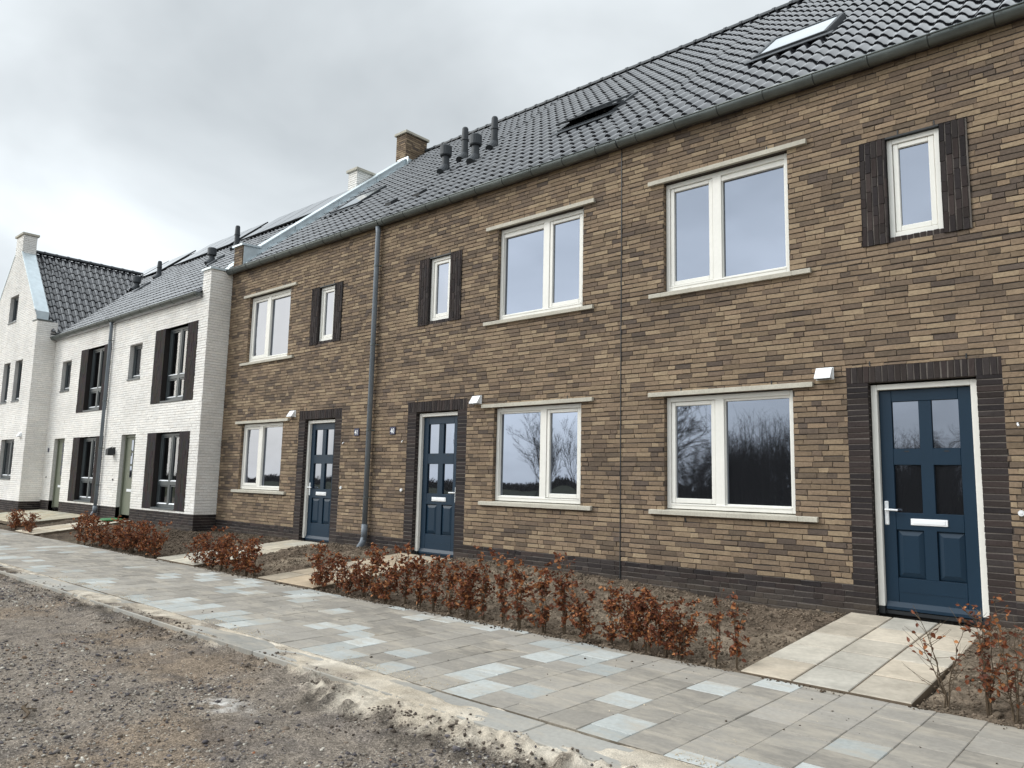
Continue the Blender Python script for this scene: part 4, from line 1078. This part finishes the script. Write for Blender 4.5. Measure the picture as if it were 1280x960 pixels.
# ------------------------------------------------------------------ loose stones and clods
_t = (1+5**.5)/2
ICO = np.array([(-1,_t,0),(1,_t,0),(-1,-_t,0),(1,-_t,0),(0,-1,_t),(0,1,_t),(0,-1,-_t),(0,1,-_t),(_t,0,-1),(_t,0,1),(-_t,0,-1),(-_t,0,1)])/math.sqrt(1+_t*_t)
ICF = np.array([(0,11,5),(0,5,1),(0,1,7),(0,7,10),(0,10,11),(1,5,9),(5,11,4),(11,10,2),(10,7,6),(7,1,8),(3,9,4),(3,4,2),(3,2,6),(3,6,8),(3,8,9),(4,9,5),(2,4,11),(6,2,10),(8,6,7),(9,8,1)])
def scatter(name, px, py, pz, size, cols, matn, flat=.6, seed=1):
    rng = np.random.default_rng(seed); n = len(px)
    V = ICO[None]*(1+rng.normal(0, .20, (n, 12, 1)))
    V = V*np.stack([rng.uniform(.75, 1.35, n), rng.uniform(.7, 1.1, n), rng.uniform(flat*.6, flat*1.3, n)], -1)[:, None, :]
    a = rng.uniform(0, 2*PI, n); ca, sa = np.cos(a)[:, None], np.sin(a)[:, None]
    V = np.stack([V[..., 0]*ca-V[..., 1]*sa, V[..., 0]*sa+V[..., 1]*ca, V[..., 2]+V[..., 0]*rng.normal(0, .2, (n, 1))], -1)*size[:, None, None]
    V = V+np.stack([px, py, pz], -1)[:, None, :]
    F = (ICF[None]+12*np.arange(n)[:, None, None]).reshape(-1, 3)
    o = tri_obj(name, V.reshape(-1, 3), F, M[matn], np.repeat(cols, 12, axis=0)); tag(o, kind='stuff'); return o
n = 95000
rng = np.random.default_rng(5)
dist = rng.beta(1.1, 2.6, n)
py = PY0-.25-rng.random(n)**1.2*4.2; px = 1.2-rng.random(n)**1.5*15
pz = road_z(px, py); size = np.clip(rng.lognormal(-5.2, .5, n), .0025, .022)
keep = rng.random(n) < np.clip(.35+1.3*(fbm(px, py, 3, 1.3)-.4)*3, .08, 1)
sandy = ((PY0-py) < np.interp(px, [-40, -9.6, -6.0, -5.2, -4.4, -3.4, 3], [.3, .4, .2, .42, .62, .52, .5])); keep &= ~(sandy & (rng.random(n) < .85))
px, py, pz, size = px[keep], py[keep], pz[keep], size[keep]
pal = np.array([lin(138,130,121), lin(110,104,100), lin(90,86,88), lin(160,152,140), lin(116,104,92), lin(170,164,154), lin(132,112,94), lin(92,88,90), lin(76,72,74), lin(196,190,178), lin(140,92,66)])
pr = np.array([.15,.14,.16,.13,.08,.10,.05,.12,.05,.05,.008]); pr = pr/pr.sum()
cc = pal[rng.choice(len(pal), len(px), p=pr)]*rng.uniform(.7, 1.15, (len(px), 1))
scatter('gravel', px, py, pz+size*.15, size, cc, 'stone', .65, 6)
# dark clods torn up along the sand
n = 4200; px = 1.0-rng.random(n)**1.3*15; off = np.interp(px, [-16, -12.5, -9.6, -8.2, -7.0, -6.0, -5.2, -4.4, -3.4, 3], [.25, .25, .42, .36, .36, .24, .44, .62, .52, .5]); py = PY0-off-np.abs(rng.normal(0, .16, n))*rng.choice([-.5, 1.], n)
keep = (fbm(px, py*.5, 3, 1.2) > .50) & (py < PY0-.08); px, py = px[keep], py[keep]
size = np.clip(rng.lognormal(-4.95, .45, len(px)), .004, .018)
scatter('clods', px, py, road_z(px, py)+size*.2, size, np.array(lin(104, 95, 87))*rng.uniform(.6, 1.3, (len(px), 1)), 'soil', .75, 8)
# crumbs of soil in the beds and spilt over the pavement edge
n = 22000; px = 1.0-rng.random(n)**1.3*18; py = rng.uniform(-2.74, -.05, n)
onp = ((px > -2.82) & (px < -1.52)) | ((px > -10.18) & (px < -8.74)) | ((px > -13.52) & (px < -12.1))
px, py = px[~onp], py[~onp]
size = np.clip(rng.lognormal(-4.85, .5, len(px)), .004, .03)
kk = rng.uniform(.55, 1.3, (len(px), 1)); kk[rng.random(len(px)) < .03] *= 1.7
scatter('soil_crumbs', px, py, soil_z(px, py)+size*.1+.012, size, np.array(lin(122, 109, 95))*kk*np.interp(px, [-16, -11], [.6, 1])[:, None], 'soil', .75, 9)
n = 900; px = 1.0-rng.random(n)**1.2*16; py = PY1-np.abs(rng.normal(0, .05, n)); size = np.clip(rng.lognormal(-5.0, .5, n), .003, .018)
keep = fbm(px, px*0, 3, 1.7) > .46; px, py, size = px[keep], py[keep], size[keep]
scatter('soil_crumbs', px, py, np.full(len(px), ZP+.004), size, np.array(lin(92, 80, 68))*rng.uniform(.6, 1.2, (len(px), 1)), 'soil', .7, 10)

# sand trodden from the bank on to the tiles
n = 5200; px = 1.0-rng.random(n)**1.2*13; py = PY0+np.abs(rng.normal(0, .28, n))*np.where(rng.random(n) < .85, .35, 1.8); size = np.clip(rng.lognormal(-5.9, .45, n), .0015, .007)
keep = (fbm(px*1.0, py*1.6, 3, 1.6) > .49) & (py < PY1-.05); px, py, size = px[keep], py[keep], size[keep]
scatter('sand_grains', px, py, np.full(len(px), ZP+.001), size, np.array(lin(198, 184, 160))*rng.uniform(.75, 1.1, (len(px), 1)), 'stone', .6, 12)
n = 260; px = rng.uniform(-9, .5, n); py = rng.uniform(PY0+.1, PY1-.05, n); size = np.clip(rng.lognormal(-5.3, .5, n), .002, .012)
keep = fbm(px, py, 3, 1.9) > .52; px, py, size = px[keep], py[keep], size[keep]
scatter('soil_crumbs', px, py, np.full(len(px), ZP+.002), size, np.array(lin(84, 74, 64))*rng.uniform(.6, 1.2, (len(px), 1)), 'soil', .6, 13)

# ------------------------------------------------------------------ young beech hedge
LEAFC = [lin(122,72,49), lin(142,86,55), lin(102,60,44), lin(158,104,66), lin(84,52,41), lin(128,77,53), lin(174,120,78), lin(108,64,47)]
def beech(seed, h=.68, spread=.17, nleaf=240, nst=4, lo=.09):
    """stems mesh and leaves mesh of one young beech"""
    rng = np.random.default_rng(seed); st = MB(); lf = MB(); tips = []
    for s in range(nst):
        a = rng.uniform(0, 2*PI); top = h*rng.uniform(.72, 1.12); lean = spread*rng.uniform(.2, .9)
        pts = []; n = 7; bx, by = rng.normal(0, .012, 2)
        for i in range(n+1):
            t = i/n; pts.append(Vector((bx+math.cos(a)*lean*t**1.3+rng.normal(0, .008)*(i > 0), by+math.sin(a)*lean*t**1.3+rng.normal(0, .008)*(i > 0), top*t-.03*(i == 0))))
        st.tube(pts, [.0055*(1-.75*i/n) for i in range(n+1)], 5)
        for k in range(int(9*h/.68)):
            t = rng.uniform(.10, .97); i = min(int(t*n), n-1); p = pts[i].lerp(pts[i+1], t*n-i)
            b = rng.uniform(0, 2*PI); ln = rng.uniform(.06, .19)*(1.1-.55*t)*spread/.17; up = rng.uniform(.2, .9)
            q1 = p+Vector((math.cos(b)*ln*.5, math.sin(b)*ln*.5, ln*up*.5)); q2 = q1+Vector((math.cos(b+.3)*ln*.5, math.sin(b+.3)*ln*.5, ln*(up+.2)*.5))
            st.tube([p, q1, q2], [.0026, .0018, .0009], 4); tips += [(p, q1), (q1, q2), (q1, q2)]
        for i in range(1, n): 
            if rng.random() < .5: tips.append((pts[i], pts[i+1]))
    for k in range(nleaf):
        p, q = tips[rng.integers(len(tips))]; c = p.lerp(q, rng.random())
        if c.z < lo*h*rng.uniform(.6, 1.6): continue
        l = rng.uniform(.028, .052); w = l*rng.uniform(.48, .68)
        d = Vector((rng.normal(), rng.normal(), rng.normal()*.6-.25)).normalized(); sd = d.cross(Vector((rng.normal(), rng.normal(), rng.normal()+.6))).normalized(); up = sd.cross(d)
        fold = rng.uniform(.2, .75); curl = rng.uniform(-.25, .35)
        P = lambda s, t: tuple(c+d*(l*s)+sd*(w*.5*t)+up*(abs(t)*w*.5*fold+curl*l*s*s))
        col = LEAFC[rng.integers(len(LEAFC))]; kk = rng.uniform(.75, 1.25); col = tuple(x*kk for x in col)
        pts = [P(0, 0), P(.25, -.8), P(.6, -.95), P(1, 0), P(.6, .95), P(.25, .8), P(.3, 0), P(.65, 0)]
        lf.idx(pts, [(0,6,1),(6,7,2,1),(7,3,2),(0,5,6),(6,5,4,7),(7,4,3)], col)
    return st, lf
protos = []
specs = [(.62, .19, 500, 5), (.72, .15, 330, 4), (.58, .22, 640, 6), (.78, .12, 260, 4), (.52, .21, 520, 5), (.68, .17, 420, 5), (.60, .23, 760, 7)]
pm_ = []
for i, (h, s, nl, ns) in enumerate(specs):
    st, lf = beech(900+i, h, s, nl, ns); pm_.append((st, lf))
th_ = [beech(960, .60, .10, 170, 3, .1), beech(961, .64, .11, 210, 3, .08)]
sp_ = [beech(950, .62, .30, 34, 4, .1), beech(951, .74, .20, 300, 6, .12), beech(952, .84, .26, 120, 5, .2)]    # thin ones by the door path
made = {}
def shrub(kind, x, y, rot, scl, label, group, z=None):
    z = soil_z(np.array(x), np.array(y)).item()-.0 if z is None else z
    if kind not in made:
        st, lf = (pm_+sp_+th_)[kind]
        r = empty('beech_shrub', (0, 0, 0)); so = st.build('stem', M['bark'], r); lo_ = lf.build('foliage', M['leaf'], r); made[kind] = r; o = r
    else: o = copy_tree(made[kind])
    o.location = (x, y, z); o.rotation_euler = (0, 0, rot); o.scale = (scl, scl, scl); o.name = 'beech_shrub'
    tag(o, label, 'shrub', group); return o
ORD = ['first', 'second', 'third', 'fourth', 'fifth', 'sixth', 'seventh', 'eighth', 'ninth', 'tenth', 'eleventh', 'twelfth', 'thirteenth', 'fourteenth', 'fifteenth', 'sixteenth', 'seventeenth', 'eighteenth', 'nineteenth', 'twentieth']
rr = random.Random(33)
def row(xs, y, what, group, kinds=None, scl=1.):
    for i, x in enumerate(sorted(xs, reverse=True)):
        k = rr.choice([0, 1, 2, 3, 4, 5, 6]) if kinds is None else kinds[i % len(kinds)]
        shrub(k, x, y+rr.uniform(-.05, .05), rr.uniform(0, 6.28), scl*rr.uniform(.76, 1.08), f'{ORD[i]} copper-leaved beech shrub from the right in {what}', group)
main = [-8.86, -8.62, -8.35, -8.10, -7.84, -7.58, -7.33, -7.06, -6.80, -6.52, -6.27, -6.00, -5.76, -5.50, -5.22, -4.92]
row(main, -2.60, 'the long hedge before door 40', 'beeches of the long hedge', [0, 5, 1, 3, 6, 0, 5, 4, 1, 2, 0, 6, 2, 4, 6])
row([-4.70, -4.40, -4.12, -3.90, -3.70, -3.52, -3.38], -2.58, 'the clump below the nearest big window', 'beeches below the nearest window', [2, 6, 4, 6, 0, 2, 1], 1.0)
shrub(10, -3.06, -2.58, .6, .95, 'slim beech shrub standing apart between the clump and the nearest slab path', 'beeches by the nearest path')
shrub(11, -2.88, -2.58, 2.1, .98, 'slim upright beech shrub at the very corner of the nearest slab path', 'beeches by the nearest path')
shrub(7, -1.36, -2.52, .3, 1.0, 'sparse forked beech shrub with few leaves right of the nearest slab path', 'beeches by the nearest path')
shrub(8, -1.12, -2.50, 1.3, .92, 'leafier beech shrub between two nearly bare ones right of the nearest path', 'beeches by the nearest path')
shrub(9, -.96, -2.58, 3.0, .95, 'tall almost bare beech shrub near the right picture edge', 'beeches by the nearest path')
shrub(6, -.74, -2.55, 2.4, .95, 'dense copper beech shrub cut by the right picture edge', 'beeches by the nearest path')
row([-10.35, -10.62, -10.90, -11.18, -11.46, -11.74, -12.02, -12.25], -2.60, 'the hedge before door 41', 'beeches of the hedge before door 41', [0, 6, 2, 4, 6, 2, 0, 4], 1.0)
row([-13.75, -14.1, -14.45, -14.8, -15.15, -15.5, -15.85, -16.2, -16.6, -17.0, -17.5], -2.60, 'the hedge before the brown gable end', 'beeches of the hedge before the gable end', [2, 6, 4, 6, 2, 0, 6, 2, 4, 0, 4], 1.02)
row([-20.4, -20.9, -21.5, -22.1], -2.60, 'the low hedge before the white houses', 'beeches before the white houses', [4, 2, 6, 0], .95)

# small loose things
m = MB(); m.idx([(-20.95, YW-.5, .075), (-20.3, YW-.55, .07), (-20.28, YW-.1, .085), (-20.93, YW-.08, .085), (-20.95, YW-.5, .05), (-20.3, YW-.55, .05), (-20.28, YW-.1, .05), (-20.93, YW-.08, .05)], [(0,1,2,3),(4,5,1,0),(5,6,2,1),(6,7,3,2),(7,4,0,3)])
tag(m.build('doormat', M['green_sheet']), 'green mat at the foot of the nearer sage green door', 'mat')
m = MB(); zz = road_z(np.array([-5.9]), np.array([-6.85]))[0]
m.tube([(-5.98, -6.80, zz+.03), (-5.88, -6.86, zz+.035), (-5.76, -6.86, zz+.025), (-5.66, -6.90, zz+.03)], [.004, .012, .011, .004], 6); m.tube([(-5.86, -6.86, zz+.03), (-5.80, -6.80, zz+.03)], [.007, .003], 5)
tag(m.build('stick', M['bark']), 'weathered piece of wood lying on the rubble road at the left edge', 'stick')

# ------------------------------------------------------------------ trees across the road (seen in the window reflections)
def bare_tree(seed, h, levels=4, spread=.5, fine=.008, r0=None):
    rng = np.random.default_rng(seed); mb = MB()
    def br(p, d, l, r, lev):
        pts = [p]; n = 4; dd = d.copy()
        for i in range(n):
            dd = (dd+Vector(rng.normal(0, .10, 3))+Vector((0, 0, .05))).normalized(); pts.append(pts[-1]+dd*(l/n))
        mb.tube(pts, [max(fine, r*(1-.55*i/n)) for i in range(n+1)], 6 if lev == 0 else 3, cap=False)
        if lev >= levels: return
        for k in range(int(rng.integers(5, 8)) if lev > 0 else 13):
            t = rng.uniform(.22 if lev == 0 else .12, 1.); i = min(int(t*n), n-1); q = pts[i].lerp(pts[i+1], t*n-i)
            ax = Vector(rng.normal(0, 1, 3)); ax = (ax-dd*ax.dot(dd)).normalized()
            nd = (dd*(1-spread*.6)+ax*spread*rng.uniform(.7, 1.3)+Vector((0, 0, .25))).normalized()
            br(q, nd, l*rng.uniform(.35, .58)*(1.15-.5*t if lev == 0 else 1), r*.5*(1.1-.5*t), lev+1)
    br(Vector((0, 0, -.1)), Vector((0, 0, 1)), h*.85, r0 or h*.014, 0)
    return mb
tr = []
for i, (x, y, h, sd) in enumerate(((-38.5, -38, 7.0, 1), (-34.4, -38, 6.6, 2), (-41.8, -41, 5.4, 3), (-30.2, -37, 6.4, 4), (-23.2, -31, 8.2, 5), (-52., -45, 6., 6))):
    o = bare_tree(sd, h, 3 if i != 4 else 4, .6, .008, h*.010).build('bare_tree', M['far_bark']); o.location = (x, y, -.6)
    tag(o, 'leafless winter tree across the road, mirrored in the ground floor windows', 'tree', 'bare trees across the road'); tr.append(o)
# dense bare thicket, one mass
rng = np.random.default_rng(17); wd = MB()
for k in range(190):
    x = rng.uniform(-24., 9); y = rng.uniform(-39, -34); h = rng.uniform(3.9, 6.3)*(.80 if x > -13 else (1. if x > -20.5 else .85))
    for s in range(44):
        a = rng.uniform(0, 2*PI); b = Vector((x+rng.normal(0, .5), y+rng.normal(0, .5), -.6)); t = b+Vector((math.cos(a)*rng.uniform(.1, .9), math.sin(a)*rng.uniform(.1, .9), h*rng.uniform(.55, 1.05)))
        md = b.lerp(t, .55)+Vector((rng.normal(0, .12), rng.normal(0, .12), 0))
        wd.tube([b, md, t], [.022, .013, .004], 3, cap=False)
        for q in range(7):
            p0 = md.lerp(t, rng.random()); wd.tube([p0, p0+Vector((rng.normal(0, .35), rng.normal(0, .3), rng.uniform(.2, .8)))], [.007, .003], 3, cap=False)
for k in range(120):                                                   # undergrowth
    x = rng.uniform(-26, 9); y = rng.uniform(-36, -33.5)
    for s in range(16):
        b = Vector((x+rng.normal(0, .4), y+rng.normal(0, .3), -.6)); wd.tube([b, b+Vector((rng.normal(0, .5), rng.normal(0, .3), rng.uniform(.8, 2.2)))], [.03, .006], 3, cap=False)
tag(wd.build('woodland', M['far_bark']), 'dark leafless thicket across the road, mirrored in the nearest window and door', 'woodland', kind='stuff')
wd = MB()
for k in range(420):
    x = rng.uniform(-330, -60); y = rng.uniform(-128, -112); h = rng.uniform(1.2, 2.6)*(.6+.8*float(vnoise(np.array(x*.05), np.array(2.))))
    for s in range(16):
        b = Vector((x+rng.normal(0, 1.1), y+rng.normal(0, .7), -.6)); wd.tube([b, b+Vector((rng.normal(0, .9), rng.normal(0, .5), h*rng.uniform(.3, 1.)))], [.30, .12], 3, cap=False)
tag(wd.build('far_treeline', M['far_bark']), 'low far treeline beyond the fields, mirrored in the far windows', 'treeline', kind='stuff')

# ================================================================== LIGHT, SKY, CAMERA
SUN_EL, SUN_AZ = R(34), R(228)        # azimuth clockwise from +y: behind the camera, a little to the left
sun_dir = Vector((math.sin(SUN_AZ)*math.cos(SUN_EL), math.cos(SUN_AZ)*math.cos(SUN_EL), math.sin(SUN_EL)))
sl = bpy.data.lights.new('sun', 'SUN'); sl.energy = 1.4; sl.angle = R(22); sl.color = (1., .965, .91)
so = bpy.data.objects.new('sun', sl); COL.objects.link(so); so.rotation_euler = (-sun_dir).to_track_quat('-Z', 'Y').to_euler()

w = bpy.data.worlds.new('World'); sc.world = w; w.use_nodes = True
nt = w.node_tree; L = nt.links.new; bg = nt.nodes['Background']
sky = N(nt, 'ShaderNodeTexSky'); sky.sky_type = 'NISHITA'; sky.sun_disc = False; sky.sun_elevation = SUN_EL; sky.sun_rotation = SUN_AZ; sky.air_density = 1.; sky.dust_density = 2.
tc = N(nt, 'ShaderNodeTexCoord'); nrm = N(nt, 'ShaderNodeVectorMath', operation='NORMALIZE'); L(tc.outputs['Generated'], nrm.inputs[0])
sx = N(nt, 'ShaderNodeSeparateXYZ'); L(nrm.outputs[0], sx.inputs[0])
zc = N(nt, 'ShaderNodeMath', operation='MAXIMUM'); L(sx.outputs['Z'], zc.inputs[0]); zc.inputs[1].default_value = 0.
za = N(nt, 'ShaderNodeMath', operation='ADD'); L(zc.outputs[0], za.inputs[0]); za.inputs[1].default_value = .42
px_ = N(nt, 'ShaderNodeMath', operation='DIVIDE'); L(sx.outputs['X'], px_.inputs[0]); L(za.outputs[0], px_.inputs[1])
py_ = N(nt, 'ShaderNodeMath', operation='DIVIDE'); L(sx.outputs['Y'], py_.inputs[0]); L(za.outputs[0], py_.inputs[1])
cx = N(nt, 'ShaderNodeCombineXYZ'); L(px_.outputs[0], cx.inputs[0]); L(py_.outputs[0], cx.inputs[1])
n1 = N(nt, 'ShaderNodeTexNoise', Scale=1.9, Detail=5., Roughness=.5, Distortion=.3); of_ = N(nt, 'ShaderNodeVectorMath', operation='ADD'); of_.name = 'cloud_offset'; L(cx.outputs[0], of_.inputs[0]); of_.inputs[1].default_value = (8.8616, -10.8495, 4.7264); L(of_.outputs[0], n1.inputs['Vector'])
rp = N(nt, 'ShaderNodeValToRGB'); L(n1.outputs['Fac'], rp.inputs['Fac'])
e = rp.color_ramp.elements; e[0].position = .30; e[0].color = (.60, .65, .685, 1); e[1].position = .66; e[1].color = (.98, 1.045, 1.085, 1)
m_ = rp.color_ramp.elements.new(.5); m_.color = (.80, .855, .89, 1)
# higher cloud is darker, the horizon paler
hz = N(nt, 'ShaderNodeFloatCurve'); L(zc.outputs[0], hz.inputs['Value'])
for i_, (a_, b_) in enumerate(((0., .62), (.28, .61), (.50, .52), (.72, .74), (1., .92))):
    p_ = hz.mapping.curves[0].points; q_ = p_[0] if i_ == 0 else (p_[-1] if i_ == 4 else p_.new(a_, b_)); q_.location = (a_, b_)
hz.mapping.update()
# brighter cloud on the sun's side
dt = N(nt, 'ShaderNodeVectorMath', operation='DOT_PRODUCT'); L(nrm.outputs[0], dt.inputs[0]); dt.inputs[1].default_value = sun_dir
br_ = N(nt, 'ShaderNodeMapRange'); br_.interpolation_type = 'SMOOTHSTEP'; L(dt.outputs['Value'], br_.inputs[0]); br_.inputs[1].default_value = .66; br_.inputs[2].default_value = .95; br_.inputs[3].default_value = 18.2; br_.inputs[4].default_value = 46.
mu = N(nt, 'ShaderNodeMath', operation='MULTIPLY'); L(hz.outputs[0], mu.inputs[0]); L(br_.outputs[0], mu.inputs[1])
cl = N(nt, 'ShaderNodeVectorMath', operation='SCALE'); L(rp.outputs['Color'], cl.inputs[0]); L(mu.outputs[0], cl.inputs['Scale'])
# a warm break in the cloud low in the west
wd_ = N(nt, 'ShaderNodeVectorMath', operation='DOT_PRODUCT'); L(nrm.outputs[0], wd_.inputs[0]); wd_.inputs[1].default_value = Vector((-.85, -.49, .17)).normalized()
wr_ = N(nt, 'ShaderNodeMapRange'); wr_.interpolation_type = 'SMOOTHSTEP'; L(wd_.outputs['Value'], wr_.inputs[0]); wr_.inputs[1].default_value = .955; wr_.inputs[2].default_value = 1.; wr_.inputs[3].default_value = 0.; wr_.inputs[4].default_value = .8
wm = N(nt, 'ShaderNodeMixRGB'); wm.blend_type = 'MULTIPLY'; L(wr_.outputs[0], wm.inputs['Fac']); L(cl.outputs[0], wm.inputs['Color1']); wm.inputs['Color2'].default_value = (1.38, 1.18, .95, 1)
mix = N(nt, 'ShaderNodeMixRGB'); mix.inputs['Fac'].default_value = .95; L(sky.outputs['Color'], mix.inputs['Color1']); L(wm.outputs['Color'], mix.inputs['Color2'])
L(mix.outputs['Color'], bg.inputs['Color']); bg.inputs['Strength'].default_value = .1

cam = bpy.data.cameras.new('camera'); co = bpy.data.objects.new('camera', cam); COL.objects.link(co); sc.camera = co
cam.sensor_fit = 'HORIZONTAL'; cam.sensor_width = 36.; cam.lens = 945.8693/1280*36; cam.clip_start = .05; cam.clip_end = 3000
yaw, pit, rol = R(-41.798955), R(7.334038), R(1.303843)
f = Vector((math.sin(yaw)*math.cos(pit), math.cos(yaw)*math.cos(pit), math.sin(pit))); r = Vector((math.cos(yaw), -math.sin(yaw), 0)); u = r.cross(f)
r2 = r*math.cos(rol)+u*math.sin(rol); u2 = -r*math.sin(rol)+u*math.cos(rol)
co.matrix_world = Matrix(((r2.x, u2.x, -f.x, 0.), (r2.y, u2.y, -f.y, -8.649443), (r2.z, u2.z, -f.z, 1.251367), (0, 0, 0, 1)))

vs = sc.view_settings; vs.view_transform = 'Standard'; vs.look = 'None'; vs.exposure = 0.; vs.gamma = 1.; vs.use_curve_mapping = False
sc.cycles.max_bounces = 6
